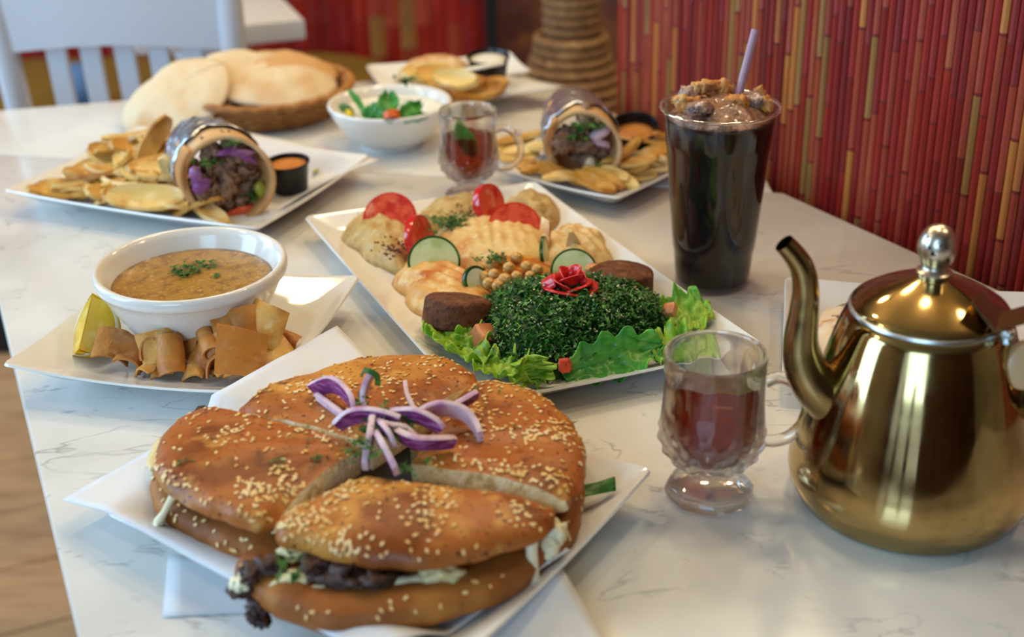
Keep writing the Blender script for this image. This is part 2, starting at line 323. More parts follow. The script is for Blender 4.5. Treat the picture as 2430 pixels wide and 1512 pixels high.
    def build(s, name, mats, parent=None, origin=None, smooth=True, ang=42, base=True):
        if not isinstance(mats, (list, tuple)): mats = [mats]
        me = bpy.data.meshes.new(name)
        if parent is not None: o0 = ORI[parent.name]
        elif origin is not None: o0 = Vector(origin)
        else:
            n = len(s.v); o0 = Vector((sum(v.x for v in s.v) / n, sum(v.y for v in s.v) / n, min(v.z for v in s.v)))
        me.from_pydata([v - o0 for v in s.v], [], s.f)
        for m in mats: me.materials.append(m)
        me.polygons.foreach_set('material_index', s.m)
        if smooth:
            me.polygons.foreach_set('use_smooth', [True] * len(s.f))
            if ang: me.set_sharp_from_angle(angle=radians(ang))
        me.update()
        ob = bpy.data.objects.new(name, me); COL.objects.link(ob)
        if parent is not None: ob.parent = parent
        else: ob.location = o0
        ORI[ob.name] = o0
        return ob
def tag(o, label, cat, group=None, kind=None):
    o['label'] = label; o['category'] = cat
    if group: o['group'] = group
    if kind: o['kind'] = kind
    return o
def thing(name, label, cat, loc, group=None):
    o = bpy.data.objects.new(name, None); COL.objects.link(o); o.empty_display_size = 0.02
    o.location = Vector(loc); ORI[o.name] = Vector(loc)
    return tag(o, label, cat, group)
def stuff(o): o['kind'] = 'stuff'; return o
def struct(o, label=None):
    o['kind'] = 'structure'
    if label: o['label'] = label
    return o
def link_copy(src, name, M, parent=None):
    o = bpy.data.objects.new(name, src); COL.objects.link(o)
    if parent is not None:
        o.parent = parent; M = Matrix.Translation(-ORI[parent.name]) @ M
    o.matrix_basis = M
    return o
def mesh_of(g, name, mats, smooth=True):
    o = g.build(name, mats, origin=(0, 0, 0), smooth=smooth); me = o.data; bpy.data.objects.remove(o); return me
def smoothstep(a, b, x):
    t = max(0.0, min(1.0, (x - a) / (b - a))); return t * t * (3 - 2 * t)
def nz(x, y, z=0.0): return noise.noise(Vector((x, y, z)))
def catmull(pts, k=6):
    pts = [Vector(p) for p in pts]; out = []
    for i in range(len(pts) - 1):
        p0, p1, p2, p3 = pts[max(i - 1, 0)], pts[i], pts[i + 1], pts[min(i + 2, len(pts) - 1)]
        for j in range(k):
            t = j / k
            out.append(0.5 * ((2 * p1) + (p2 - p0) * t + (2 * p0 - 5 * p1 + 4 * p2 - p3) * t * t + (3 * p1 - p0 - 3 * p2 + p3) * t ** 3))
    return out + [pts[-1]]
def facing(normal, up=(0, 0, 1)):
    """rotation whose local z is the normal and local y points as far up as it can"""
    n = Vector(normal).normalized(); u = Vector(up); u = (u - n * u.dot(n)).normalized(); x = u.cross(n)
    return Matrix((x, u, n)).transposed()

# ================================================================== the room
# floor of wooden planks
g = G(); g.box((0.2, 0.9, -0.03), (3.1, 3.4, 0.02)); struct(g.build('floor', gap_m, smooth=False)); floor = bpy.data.objects['floor']
rng = random.Random(5)
fd = Vector((0.92, 0.39, 0)).normalized(); fn_ = Vector((-fd.y, fd.x, 0)); FM = Matrix((fd, fn_, Vector((0, 0, 1)))).transposed()
PW, PL = 0.165, 1.15
plank_me = []
for m in plank_ms:
    g = G(); g.box((0, 0, 0), (PL / 2 - 0.002, PW / 2 - 0.002, 0.01), bev=0.002); plank_me.append(mesh_of(g, 'plank', m, False))
for r in range(-4, 15):
    for c in range(-2, 2):
        ctr = Vector((-0.9, 1.4, 0)) + fn_ * (r - 4) * PW + fd * ((c + 0.5 + (r % 3) * 0.33) * PL)
        if not (-2.75 < ctr.x < 1.2 and -1.5 < ctr.y < 3.0): continue
        link_copy(rng.choice(plank_me), 'plank', Matrix.Translation(ctr + Vector((0, 0, -0.0075))) @ FM.to_4x4(), floor)
g = G(); g.box((0.2, 0.9, 2.72), (3.1, 3.4, 0.04)); struct(g.build('ceiling', ceil_m, smooth=False))
# left wall with two tall window openings
def wall_boxes(g, boxes):
    for (x0, x1, y0, y1, z0, z1) in boxes: g.box(((x0 + x1) / 2, (y0 + y1) / 2, (z0 + z1) / 2), ((x1 - x0) / 2, (y1 - y0) / 2, (z1 - z0) / 2))
g = G(); wall_boxes(g, [(-2.95, -2.85, -2.4, 4.2, 0, 0.55), (-2.95, -2.85, -2.4, 4.2, 2.55, 2.68), (-2.95, -2.85, -2.4, -0.1, 0.55, 2.55), (-2.95, -2.85, 1.0, 1.5, 0.55, 2.55), (-2.95, -2.85, 2.6, 4.2, 0.55, 2.55)])
struct(g.build('wall_left', wall_m, smooth=False))
for k, yc in enumerate((0.45, 2.05)):
    g = G()
    for a in (-0.53, 0.0, 0.53): g.box((-2.9, yc + a, 1.55), (0.025, 0.02, 1.0))
    for a in (0.575, 1.55, 2.525): g.box((-2.9, yc, a), (0.025, 0.53, 0.02))
    o = struct(g.build('window_%d' % (k + 1), white_paint, smooth=False))
    g = G(); g.box((-2.9, yc, 1.55), (0.003, 0.52, 0.97)); g.build('pane', glass_m, o, smooth=False)
g = G(); wall_boxes(g, [(3.2, 3.3, -2.4, 4.2, 0, 2.68)]); struct(g.build('wall_right', wall_m, smooth=False))
g = G(); wall_boxes(g, [(-2.85, 3.2, 3.9, 4.0, 0, 2.68)]); struct(g.build('wall_back', mural_m, smooth=False))
g = G(); wall_boxes(g, [(-0.1, 3.2, -2.5, -2.4, 0, 2.68), (-2.85, -0.1, -2.5, -2.4, 0, 0.6), (-2.85, -2.62, -2.5, -2.4, 0.6, 2.68), (-2.02, -1.84, -2.5, -2.4, 0.6, 2.68), (-1.22, -1.04, -2.5, -2.4, 0.6, 2.68), (-0.42, -0.1, -2.5, -2.4, 0.6, 2.68)]); struct(g.build('wall_front', dark_wood, smooth=False))  # unseen; posts and dark boards shaped to put streaks in the brass
for lx, ly in LAMPS:  # the last fixture belongs to the lamp added for the floor
    t = thing('ceiling_lamp', 'round warm ceiling lamp on a short stem above the tables', 'lamp', (lx, ly, 2.5), 'ceiling lamps')
    g = G(); g.lathe([(0.045, 0.18), (0.05, 0.165), (0.01, 0.16), (0.01, 0.06), (0.06, 0.05), (0.075, 0.03), (0.075, 0.026), (0.01, 0.045)], (lx, ly, 2.5), 20); g.build('stem', black_trim, t)
    g = G(); g.blob((lx, ly, 2.52), 0.022, amp=0, sub=2); g.build('bulb', lamp_glow, t)

# red bamboo booth back on the right, at the table's long edge
def bamboo_panel(name, p0, p1, z0, z1, w, seed, label=None, amber=0.25):
    rg = random.Random(seed); p0, p1 = Vector(p0), Vector(p1); d = (p1 - p0); Ln = d.length; d.normalize(); nrm = Vector((d.y, -d.x, 0))
    if nrm.dot(Vector((0, 0, 0)) - (p0 + p1) / 2) < 0: nrm = -nrm
    g = G(); mid = (p0 + p1) / 2 - nrm * 0.02
    M = Matrix((d, nrm, Vector((0, 0, 1)))).transposed()
    g.box((mid.x, mid.y, (z0 + z1) / 2), (Ln / 2, 0.014, (z1 - z0) / 2), M)
    t = g.build(name, BAM[1], smooth=False); 
    n = int(Ln / w)
    for i in range(n):
        c = p0 + d * ((i + 0.5) * w); g = G(); z = z0 - rg.random() * 0.1; hw = w / 2 - 0.0006
        zs = [z0]
        while z < z1:
            z += rg.uniform(0.075, 0.14)
            if z0 + 0.01 < z < z1 - 0.01: zs.append(z)
        zs.append(z1); th = rg.uniform(0.0026, 0.0036)
        def ring(zz, k): return [c + d * (hw * a) + nrm * (b * th * k) + Vector((0, 0, zz)) for a, b in ((-1, -0.9), (-1, 0.3), (-0.55, 0.85), (0, 1), (0.55, 0.85), (1, 0.3), (1, -0.9))]
        rings, mis = [], []
        basec = rg.choices([0, 1, 2], [5, 4, 2])[0]; streak = rg.random() < amber; alt = rg.choice([(3, 4), (3, 4), (6, 2), (6, 4), (3, 2)]); ph = rg.randint(0, 1)
        for q_, (a, b) in enumerate(zip(zs[:-1], zs[1:])):
            cc = basec if not streak else alt[(q_ + ph) % 2]
            if not streak and rg.random() < 0.2: cc = rg.choice([0, 1, 2, 4])
            rings += [ring(a, 1), ring(a + 0.0015, 1.08), ring(a + 0.003, 1)]; mis += [5, 5, cc]
        rings.append(ring(z1, 1)); 
        g.rings([[v for v in r] for r in rings], True, False, False, 0, mis + [0])
        g.build('bamboo_slat', BAM, t, ang=35)
    return t
RP0 = Vector((0.70, 0.634, 0)); rd = Vector((-0.493, 0.87, 0)).normalized()
RP1 = Vector((0.137, 1.628, 0))
t = bamboo_panel('booth_back', RP0, RP1, 0.02, 1.16, 0.0092, 3, amber=0.42)
tag(t, 'tall red and amber bamboo slat booth back along the table right side', 'booth back')
g = G()
g.box(((RP0.x + RP1.x) / 2 + 0.02, (RP0.y + RP1.y) / 2 + 0.01, 1.172), ((RP1 - RP0).length / 2, 0.03, 0.012), Matrix((rd, Vector((rd.y, -rd.x, 0)), Vector((0, 0, 1)))).transposed())
g.build('top_rail', black_trim, t, smooth=False)
# farther panel behind the olive bench
t = bamboo_panel('bamboo_screen', (-1.9, 3.12, 0), (-0.045, 3.12, 0), 0.02, 1.2, 0.036, 8, amber=0.10)
tag(t, 'dark red bamboo screen standing behind the olive bench', 'screen')
g = G(); g.box((-0.032, 3.11, 0.61), (0.014, 0.03, 0.6)); g.build('end_post', black_trim, t, smooth=False)
# olive bench
t = thing('bench', 'olive yellow upholstered bench with a rounded end before the red screen', 'bench', (-1.0, 2.8, 0))
def bench_ring(z, ins):
    pts = []
    x0, x1, y0, y1, r = -1.85 + ins, -0.235 - ins, 2.42 + ins, 3.07 - ins, 0.22 - ins
    for (cx, cy, a0) in ((x1 - r, y0 + r, -90), (x1 - r, y1 - r, 0), (x0 + r, y1 - r, 90), (x0 + r, y0 + r, 180)):
        for k in range(9): a = radians(a0 + 90 * k / 8); pts.append(Vector((cx + r * cos(a), cy + r * sin(a), z)))
    return pts
g = G(); g.rings([bench_ring(0.30, 0.005), bench_ring(0.31, 0), bench_ring(0.43, 0), bench_ring(0.447, 0.008), bench_ring(0.455, 0.03)]); g.build('seat', olive_m, t)
g = G(); g.rings([bench_ring(0.0, 0.03), bench_ring(0.30, 0.03)]); g.build('base', black_trim, t)
g = G(); g.blob((-0.855, 2.66, 0.50), (0.05, 0.045, 0.045), amp=0.06, sub=3); tag(g.build('cushion', blue_m), 'small blue bundle lying on the olive bench behind the white chair', 'cushion')

# rope wrapped vase behind the table
vx, vy = 0.112, 2.28
t = thing('rope_wrapped_vase', 'tall vase wrapped in brown rope with a narrow neck behind the tables', 'vase', (vx, vy, 0))
prof = []
def vr(z):
    if z > 0.672: return 0.041
    return 0.058 + 0.042 * smoothstep(0.665, 0.54, z)
zz = 0.008; k = 0
core = G(); core.lathe([(0.09, 0.0), (0.082, 0.3), (0.082, 0.54), (0.052, 0.66), (0.036, 0.68), (0.036, 1.02)], (vx, vy, 0), 32); core.build('core', rope_m, t)
while zz < 1.02:
    g = G(); r = vr(zz); n = 28
    R = []
    for j in range(n):
        a = 2 * pi * j / n
        R.append([Vector((vx, vy, zz)) + Vector(((r + 0.009 * cos(b)) * cos(a), (r + 0.009 * cos(b)) * sin(a), 0.009 * sin(b))) for b in [2 * pi * q / 6 for q in range(6)]])
    R.append(R[0]); g.rings(R, True, False, False)
    g.build('rope_coil', rope_m, t, ang=None); zz += 0.0165

# ================================================================== tables
def slab(name, poly, z0, z1, m, parent=None, bev=0.0025):
    g = G(); n = len(poly); cx = sum(p[0] for p in poly) / n; cy = sum(p[1] for p in poly) / n
    def ring(z, ins):
        out = []
        for i in range(n):
            a, b, c = Vector(poly[i - 1]), Vector(poly[i]), Vector(poly[(i + 1) % n])
            e1 = (b - a).normalized(); e2 = (c - b).normalized(); n1 = Vector((-e1.y, e1.x)); n2 = Vector((-e2.y, e2.x))
            bis = (n1 + n2); bis = bis / max(0.2, bis.dot(n1)); q = b + bis * ins; out.append(Vector((q.x, q.y, z)))
        return out
    g.rings([ring(z0, bev), ring(z0 + bev, 0), ring(z1 - bev, 0), ring(z1 - bev * 0.3, bev * 0.3), ring(z1, bev)])
    return g.build(name, m, parent, ang=30)
def table(name, label, poly, foot):
    t = thing(name, label, 'table', (foot[0], foot[1], 0))
    slab('tabletop', poly, TZ - 0.03, TZ, marble, t)
    g = G(); g.lathe([(0.2, 0), (0.2, 0.012), (0.06, 0.03), (0.035, 0.05), (0.035, 0.68), (0.1, 0.7), (0.1, TZ - 0.03)], (foot[0], foot[1], 0), 24); g.build('pedestal', black_trim, t)
    return t
# counter-clockwise outlines
table('marble_table', 'white marble topped table in front carrying the sandwich and brass teapot', [(-0.0724, 0.2), (0.911, 0.2), (0.2835, 1.308), (-0.634, 1.50)], (0.05, 0.85))
table('marble_table', 'white marble topped table pushed behind the front one, carrying the bread basket', [(-0.6345, 1.5010), (0.2735, 1.3110), (0.2735, 1.345), (0.008, 1.80), (-0.86, 1.618)], (-0.2, 1.56))

# second table and chair behind
c2 = P(722, 46, 0); a2 = Vector((-0.955, -0.30, 0)).normalized(); b2 = Vector((-0.34, 0.94, 0)).normalized()
pp = [c2 + a2 * 0.26, c2, c2 + b2 * 0.28, c2 + a2 * 0.26 + b2 * 0.28]
ft = (pp[0] + pp[2]) / 2
t = thing('side_table', 'white square table behind the white chair, only its corner showing', 'table', (ft.x, ft.y, 0))
slab('tabletop', [(p.x, p.y) for p in pp], TZ - 0.032, TZ, white_paint, t)
g = G(); g.lathe([(0.1, 0), (0.1, 0.012), (0.03, 0.04), (0.025, 0.6), (0.08, TZ - 0.032)], (ft.x, ft.y, 0), 24); g.build('pedestal', white_paint, t)

def chair():
    L0 = P(18, 112, 0.0); R0 = P(545, 84, 0.0)
    L0 = EYE + (L0 - EYE) * 0.955; R0 = EYE + (R0 - EYE) * 0.93
    zc = (L0.z + R0.z) / 2
    ax = Vector((R0.x - L0.x, R0.y - L0.y, 0)); W = ax.length; ax.normalize(); ay = Vector((-ax.y, ax.x, 0))   # ay: away from our table = front of chair? the chair faces the far table
    base = Vector((L0.x, L0.y, 0)) + ax * W / 2
    t = thing('chair', 'white painted wooden chair with a broad top rail and slatted back', 'chair', base)
    def q(u, d, z): return base + ax * u + ay * d + Vector((0, 0, z))
    lean = 0.10
    def back(u, z): return q(u, -0.0 - (z - 0.75) * lean, z)
    for sgn in (-1, 1):
        g = G(); g.tube([q(sgn * (W / 2), 0.07, 0.0), q(sgn * (W / 2), 0.05, 0.42), back(sgn * W / 2, 0.6), back(sgn * (W / 2 + 0.005), 0.8), back(sgn * (W / 2 + 0.012), 0.97)], [0.015, 0.019, 0.019, 0.019, 0.016], 10); g.build('back_post', white_paint, t)
        g = G(); g.tube([q(sgn * (W / 2 - 0.005), 0.42, 0.0), q(sgn * (W / 2 - 0.01), 0.42, 0.43)], [0.013, 0.018], 10); g.build('leg', white_paint, t)
    g = G(); g.sheet(lambda u, v: back((u - 0.5) * W * 0.96, 0.768 + v * 0.19 + 0.012 * sin(pi * u)) + ay * (-0.012 * sin(pi * u)), 14, 6, 0.02); g.build('top_rail', white_paint, t)
    for k in range(5):
        u = -W / 2 + W * (0.215 + 0.1535 * k) 
        g = G(); g.sheet(lambda a, b: back(u + (a - 0.5) * 0.027, 0.46 + b * 0.32) + ay * 0.002, 2, 6, 0.012); g.build('slat', white_paint, t)
    g = G(); g.box(q(0, 0.24, 0.44), (W / 2 + 0.01, 0.2, 0.014), Matrix((ax, ay, Vector((0, 0, 1)))).transposed(), bev=0.006); g.build('seat', white_paint, t)
    g = G(); g.tube([back(-W / 2, 0.47), back(W / 2, 0.47)], 0.012, 8); g.build('lower_rail', white_paint, t)
chair()

# ================================================================== plates
def rect_plate(corner, e1, e2, l1, l2, h=0.024, rim=0.035, lift=0.004, cr=0.006, m=porcelain, name='plate', well=0.006, skew=False):
    """corner + e1*l1 + e2*l2: a flared square-cornered plate; returns the outline frame too"""
    corner = Vector((corner[0], corner[1], 0)); e1 = Vector((e1[0], e1[1], 0)).normalized()
    s = 1 if (e1.x * e2[1] - e1.y * e2[0]) > 0 else -1
    e2 = Vector((e2[0], e2[1], 0)).normalized() if skew else Vector((-e1.y, e1.x, 0)) * s
    ctr = corner + e1 * l1 / 2 + e2 * l2 / 2
    g = G()
    def ring(ins, z, lf=0.0):
        out = []; hx, hy = l1 / 2 - ins, l2 / 2 - ins; r = max(0.001, cr + ins * 0.25)
        quad = [(1, -1, -90), (1, 1, 0), (-1, 1, 90), (-1, -1, 180)]
        for qi, (sx, sy, a0) in enumerate(quad):
            for k in range(5):
                a = radians(a0 + 90 * k / 4); x = sx * (hx - r) + r * cos(a); y = sy * (hy - r) + r * sin(a)
                out.append((x, y, z + lf))
            nx = quad[(qi + 1) % 4]
            x0, y0 = out[-1][0], out[-1][1]
            a = radians(nx[2]); x1, y1 = nx[0] * (hx - r) + r * cos(a), nx[1] * (hy - r) + r * sin(a)
            for k in range(1, 8):
                u = k / 8; sag = 4 * u * (1 - u) * lf
                out.append((x0 + (x1 - x0) * u, y0 + (y1 - y0) * u, z + lf - sag))
        R = [ctr + e1 * x + e2 * y + Vector((0, 0, TZ + z_)) for x, y, z_ in out]
        return R if s > 0 else R[::-1]
    g.rings([ring(rim + 0.010, 0.0), ring(rim + 0.006, 0.0015), ring(rim * 0.5, h * 0.42), ring(0.004, h - 0.004, lift), ring(0.0, h - 0.0015, lift), ring(0.001, h, lift), ring(0.004, h - 0.0012, lift), ring(rim * 0.5, h * 0.58, lift * .4), ring(rim, well + 0.001), ring(rim + 0.012, well)])
    o = g.build(name, m, ang=50)
    return o
def dirv(a, b): return (b[0] - a[0], b[1] - a[1])
o = rect_plate((0.0895, 0.741), (-0.55, -0.835), (-0.835, 0.55), 0.22, 0.27, h=0.024, rim=0.04)
tag(o, 'white square plate under the sesame sandwich, its right corner bare', 'plate')
SPC, SP1, SP2 = Vector((0.0895, 0.741, 0)), Vector((-0.55, -0.835, 0)), Vector((-0.835, 0.55, 0))
pf, pr_, pl_ = P(1118, 968, .02), P(1830, 815, .022), P(721, 515, .022)
o = rect_plate((pf.x, pf.y), dirv(pf, pr_), dirv(pf, pl_), (pr_ - pf).length * .975, (pl_ - pf).length, h=0.021, rim=0.032, lift=0.002, skew=True)
tag(o, 'long white rectangular platter of dips, salad and falafel', 'platter')
o = rect_plate((-0.179, 0.848), dirv((-0.179, 0.848), (-0.388, 0.901)), dirv((-0.179, 0.848), (-0.128, 1.047)), 0.213, 0.208, h=0.026, rim=0.045, lift=0.006)
tag(o, 'white square plate with upturned corners under the lentil soup bowl', 'plate')
o = rect_plate((-0.236, 1.175), dirv((-0.236, 1.175), (-0.514, 1.295)), dirv((-0.236, 1.175), (-0.129, 1.368)), 0.304, 0.222, h=0.024, rim=0.04, lift=0.003)
tag(o, 'white rectangular plate of fries and a wrap on the left table side', 'plate')
o = rect_plate((0.107, 1.243), (-0.78, 0.625), (0.62, 0.78), 0.145, 0.185, h=0.02, rim=0.03, lift=0.003)
tag(o, 'white plate of fries and a wrap behind the tall dark drink', 'plate')
o = rect_plate((0.197, 0.868), (0.2, 0.98), (0.98, -0.2), 0.185, 0.235, h=0.02, rim=0.03, lift=0.003)
tag(o, 'white square plate of toasted bread behind the brass teapot', 'plate')
o = rect_plate(P(905, 240, 0.0)[:2], (0.95, 0.26), (-0.26, 0.95), 0.20, 0.105, h=0.018, rim=0.025, lift=0.002)
tag(o, 'white plate lined with paper at the far table corner', 'plate')

# ------------------------------------------------------------------ paper sheets
def quad_sheet(name, c, zf, n=26, th=0.0006, label='', cat='paper', ripple=0.001, seed=0, serr=False):
    c = [Vector(p) for p in c]; g = G()
    def f(u, v):
        p = (c[0] * (1 - u) + c[1] * u) * (1 - v) + (c[3] * (1 - u) + c[2] * u) * v
        return Vector((p.x, p.y, TZ + zf(p.x, p.y, u, v) + ripple * nz(p.x * 30 + seed, p.y * 30, seed)))
    g.sheet(f, n, n, th)
    return tag(g.build(name, paper_m, ang=None), label, cat)
def rect_d(p, corner, e1, e2, l1, l2):
    q = Vector((p[0], p[1], 0)) - corner; a, b = q.dot(e1), q.dot(e2)
    return min(a, l1 - a, b, l2 - b)
def zpaper(x, y, u, v):
    d = rect_d((x, y), SPC, SP1.normalized(), SP2.normalized(), 0.22, 0.27)
    if d >= 0: z = 0.0285 - (0.0195) * smoothstep(0.0, 0.045, d)
    else: z = 0.0285 - 0.22 * (-d)
    T = P(800, 775, 0.033); k = smoothstep(0.20, 0.02, hypot(x - T.x, y - T.y))
    z = z * (1 - k) + 0.0345 * k
    sp = rect_d((x, y), Vector((-0.179, 0.848, 0)), Vector((-0.969, 0.246, 0)), Vector((0.248, 0.969, 0)), 0.213, 0.208)
    if sp > -0.02: z = max(z, 0.0345)
    return max(z, 0.004)
quad_sheet('greaseproof_sheet', [P(152, 1208, 0.012), P(800, 776, 0.034), P(1345, 1335, 0.03), P(1480, 1640, 0.004)][:0] or [P(152, 1208, 0.012), P(800, 776, 0.034), P(1352, 1335, 0.02), P(900, 1640, 0.004)], zpaper, n=40, label='large white greaseproof sheet under the sesame sandwich, reaching over the soup plate')
quad_sheet('greaseproof_sheet', [P(398, 1312, 0.003), P(385, 1458, 0.003), P(760, 1440, 0.003), P(700, 1330, 0.003)], lambda x, y, u, v: 0.0012, n=8, label='small white paper slip lying on the marble left of the sandwich', ripple=0.0003)
quad_sheet('greaseproof_sheet', [P(1335, 1345, 0.02), P(1480, 1560, 0.003), P(1000, 1700, 0.003), P(900, 1500, 0.01)], lambda x, y, u, v: 0.016 * (1 - u) ** 1.5 * (1 - 0.5 * v) + 0.002, n=16, label='white greaseproof sheet hanging off the near side of the sandwich plate')
quad_sheet('plate_liner', [P(60, 440, 0.02), P(560, 318, 0.02), P(905, 385, 0.022), P(530, 528, 0.02)], lambda x, y, u, v: 0.0075 + 0.017 * (1 - smoothstep(0.0, 0.042, rect_d((x, y), Vector((-0.236, 1.175, 0)), Vector((-0.918, 0.396, 0)), Vector((0.396, 0.918, 0)), 0.304, 0.222))), n=24, label='white paper liner under the fries on the left plate')
quad_sheet('plate_liner', [P(885, 215, 0.02), P(1100, 163, 0.02), P(1345, 208, 0.02), P(1040, 258, 0.02)], lambda x, y, u, v: 0.0215, n=10, label='white paper liner spread over the far corner plate')

# ================================================================== sesame sandwich, four quarters
seed_g = G(); seed_g.blob((0, 0, 0), (0.0019, 0.00115, 0.0007), sub=1, amp=0.0)
for v in seed_g.v: v.y *= 1 - 0.35 * v.x / 0.0019
seed_me = mesh_of(seed_g, 'sesame_seed', seed_m)
class Wedge:
    def __init__(s, apex, pts, zm, ht, hb, seed, low=False):
        s.low = low; s.apex = Vector((apex.x, apex.y, 0)); s.zm, s.ht, s.hb, s.seed = zm, ht, hb, seed
        pol = []
        for p in pts:
            d = Vector((p.x, p.y, 0)) - s.apex; a = atan2(d.y, d.x)
            if pol:
                while a - pol[-1][0] > pi: a -= 2 * pi
                while a - pol[-1][0] < -pi: a += 2 * pi
            pol.append((a, d.length))
        if pol[-1][0] < pol[0][0]: pol = pol[::-1]
        out = [pol[0]]
        for a, r in pol[1:]:
            if a > out[-1][0] + 0.005: out.append((a, r))
        s.pol = out; s.a0, s.a1 = out[0][0], out[-1][0]
    def R(s, a):
        for (a0, r0), (a1, r1) in zip(s.pol[:-1], s.pol[1:]):
            if a <= a1:
                t = (a - a0) / (a1 - a0); t = t * t * (3 - 2 * t) * 0.5 + t * 0.5; return r0 + (r1 - r0) * t
        return s.pol[-1][1]
    def top(s, a, rho):
        r = s.R(a) * rho; x, y = s.apex.x + r * cos(a), s.apex.y + r * sin(a)
        e = min(a - s.a0, s.a1 - a) * r            # distance to the nearer cut: the crust rolls over there
        roll = 0.0035 * (1 - smoothstep(0.0, 0.010, e))
        z = s.zm + s.ht * (0.25 * (1 - rho ** 2) + 0.75 * (1 - rho ** 9) ** 0.5) - roll * (rho < 0.98)
        if s.low: z = s.zm + s.ht * (1 - rho ** 16) ** 0.5
        b = 0.0040 * nz(x * 26, y * 26, s.seed) + 0.0022 * nz(x * 65, y * 65, s.seed) + 0.0006 * nz(x * 190, y * 190, s.seed)
        k = 1 + (0.022 * nz(x * 45, y * 45, s.seed + 4) + 0.012 * nz(x * 110, y * 110, s.seed)) * smoothstep(.6, 1, rho)
        return Vector((s.apex.x + r * k * cos(a), s.apex.y + r * k * sin(a), TZ + z + b * (1 - 0.6 * rho)))
    def bot(s, a, rho):
        p = s.top(a, rho); x, y = p.x, p.y
        z = s.zm - s.hb * (1 - rho ** (11 if s.low else 6)) ** 0.5 + 0.0012 * nz(x * 50, y * 50, s.seed + 9) * (1 - rho)
        return Vector((p.x, p.y, TZ + z))
    def mesh(s, na=40):
        g = G(); rho = [0.0, 0.12, 0.25, 0.38, 0.5, 0.62, 0.72, 0.8, 0.87, 0.925, 0.96, 0.985, 1.0]
        A = [s.a0 + (s.a1 - s.a0) * i / na for i in range(na + 1)]
        o = len(g.v); n = len(rho)
        for a in A:
            for q in rho: g.v.append(s.top(a, q))
        ob = len(g.v)
        for a in A:
            for q in rho[:-1]: g.v.append(s.bot(a, q))
        def b(i, j): return ob + i * (n - 1) + j if j < n - 1 else o + i * n + j
        for i in range(na):
            for j in range(n - 1):
                g.f.append([o + i * n + j, o + i * n + j + 1, o + (i + 1) * n + j + 1, o + (i + 1) * n + j]); g.m.append(0)
                g.f.append([b(i, j), b(i + 1, j), b(i + 1, j + 1), b(i, j + 1)]); g.m.append(0 if j > 6 else 1)
        for a, sg in ((s.a0, 1), (s.a1, -1)):
            o2 = len(g.v); K = 5; tang = Vector((-sin(a), cos(a), 0)) * (-sg)
            for j, q in enumerate(rho):
                t, bb = s.top(a, q), s.bot(a, q)
                for k in range(K + 1):
                    p = t.lerp(bb, k / K); w = sin(pi * k / K)
                    g.v.append(p + tang * (0.0016 * w + 0.0014 * w * nz(p.x * 140, p.y * 140, p.z * 200)) * (q > 0) * (q < 1))
            for j in range(n - 1):
                for k in range(K):
                    fc = [o2 + j * (K + 1) + k, o2 + j * (K + 1) + k + 1, o2 + (j + 1) * (K + 1) + k + 1, o2 + (j + 1) * (K + 1) + k]
                    g.f.append(fc if sg > 0 else fc[::-1]); g.m.append(1)
        return g
    def scatter(s, count, parent, name, rg, dens=None, rmax=0.985, low=False):
        k = 0; tries = 0
        while k < count and tries < count * 30:
            tries += 1
            a = rg.uniform(s.a0 + 0.02, s.a1 - 0.02); q = sqrt(rg.uniform(0.01, rmax ** 2))
            f = s.top if not low else s.bot
            p = s.top(a, q)
            if dens and rg.random() > dens(p.x, p.y, q): continue
            e = 0.004; n = (s.top(a, min(q + e, 1)) - s.top(a, max(q - e, 0))).cross(s.top(min(a + e, s.a1), q) - s.top(max(a - e, s.a0), q))
            if n.length < 1e-14: continue
            n.normalize(); n = n if n.z > -0.2 else -n
            M = facing(n, (cos(rg.uniform(0, 6.3)), sin(rg.uniform(0, 6.3)), 0.2)).to_4x4()
            link_copy(seed_me, name, Matrix.Translation(p + n * 0.0004) @ M @ Matrix.Scale(rg.uniform(0.8, 1.15), 4), parent); k += 1
def pxs(l, z): return [P(x, y, z) for x, y in l]
quarters = [
 # label, top apex, top outline, bottom apex, bottom outline
 ('left quarter of the sesame flatbread sandwich with a cheese strand hanging at its side', P(852, 1062, .063),
  pxs([(560, 1003), (510, 997), (465, 993), (415, 1012), (388, 1052), (368, 1095), (364, 1125), (385, 1162), (450, 1205), (540, 1245), (610, 1268), (655, 1258)], .05), P(845, 1080, .03),
  pxs([(480, 1020), (420, 1040), (372, 1090), (356, 1145), (360, 1195), (392, 1236), (450, 1270), (540, 1314), (600, 1332), (645, 1315)], .028)),
 ('rear quarter of the sesame flatbread sandwich below the onion heap', P(880, 1048, .065),
  pxs([(562, 1008), (572, 985), (640, 935), (730, 905), (850, 870), (960, 858), (1060, 866), (1125, 902), (1140, 928)], .05), P(880, 1048, .03),
  pxs([(560, 1030), (580, 1000), (640, 955), (730, 920), (850, 890), (960, 876), (1060, 882), (1125, 915), (1140, 940)], .027)),
 ('right quarter of the sesame flatbread sandwich with the thickest seed crust', P(975, 1092, .066),
  pxs([(1128, 925), (1200, 925), (1290, 958), (1350, 1008), (1384, 1060), (1391, 1110), (1380, 1165), (1345, 1212)], .05), P(975, 1090, .03),
  pxs([(1130, 945), (1220, 955), (1300, 995), (1360, 1060), (1384, 1130), (1380, 1220), (1368, 1275), (1310, 1330), (1250, 1330)], .027)),
 ('front quarter of the sesame flatbread sandwich gaping over dark meat and cheese', P(868, 1128, .066),
  pxs([(1315, 1222), (1318, 1255), (1270, 1292), (1180, 1320), (1040, 1348), (920, 1352), (820, 1338), (730, 1312), (660, 1300), (652, 1262)], .05), P(880, 1180, .03),
  pxs([(1310, 1270), (1290, 1345), (1245, 1390), (1150, 1432), (1000, 1475), (880, 1492), (770, 1488), (660, 1458), (585, 1405), (560, 1360)], .027)),
]
rg = random.Random(11)
leafbit = []
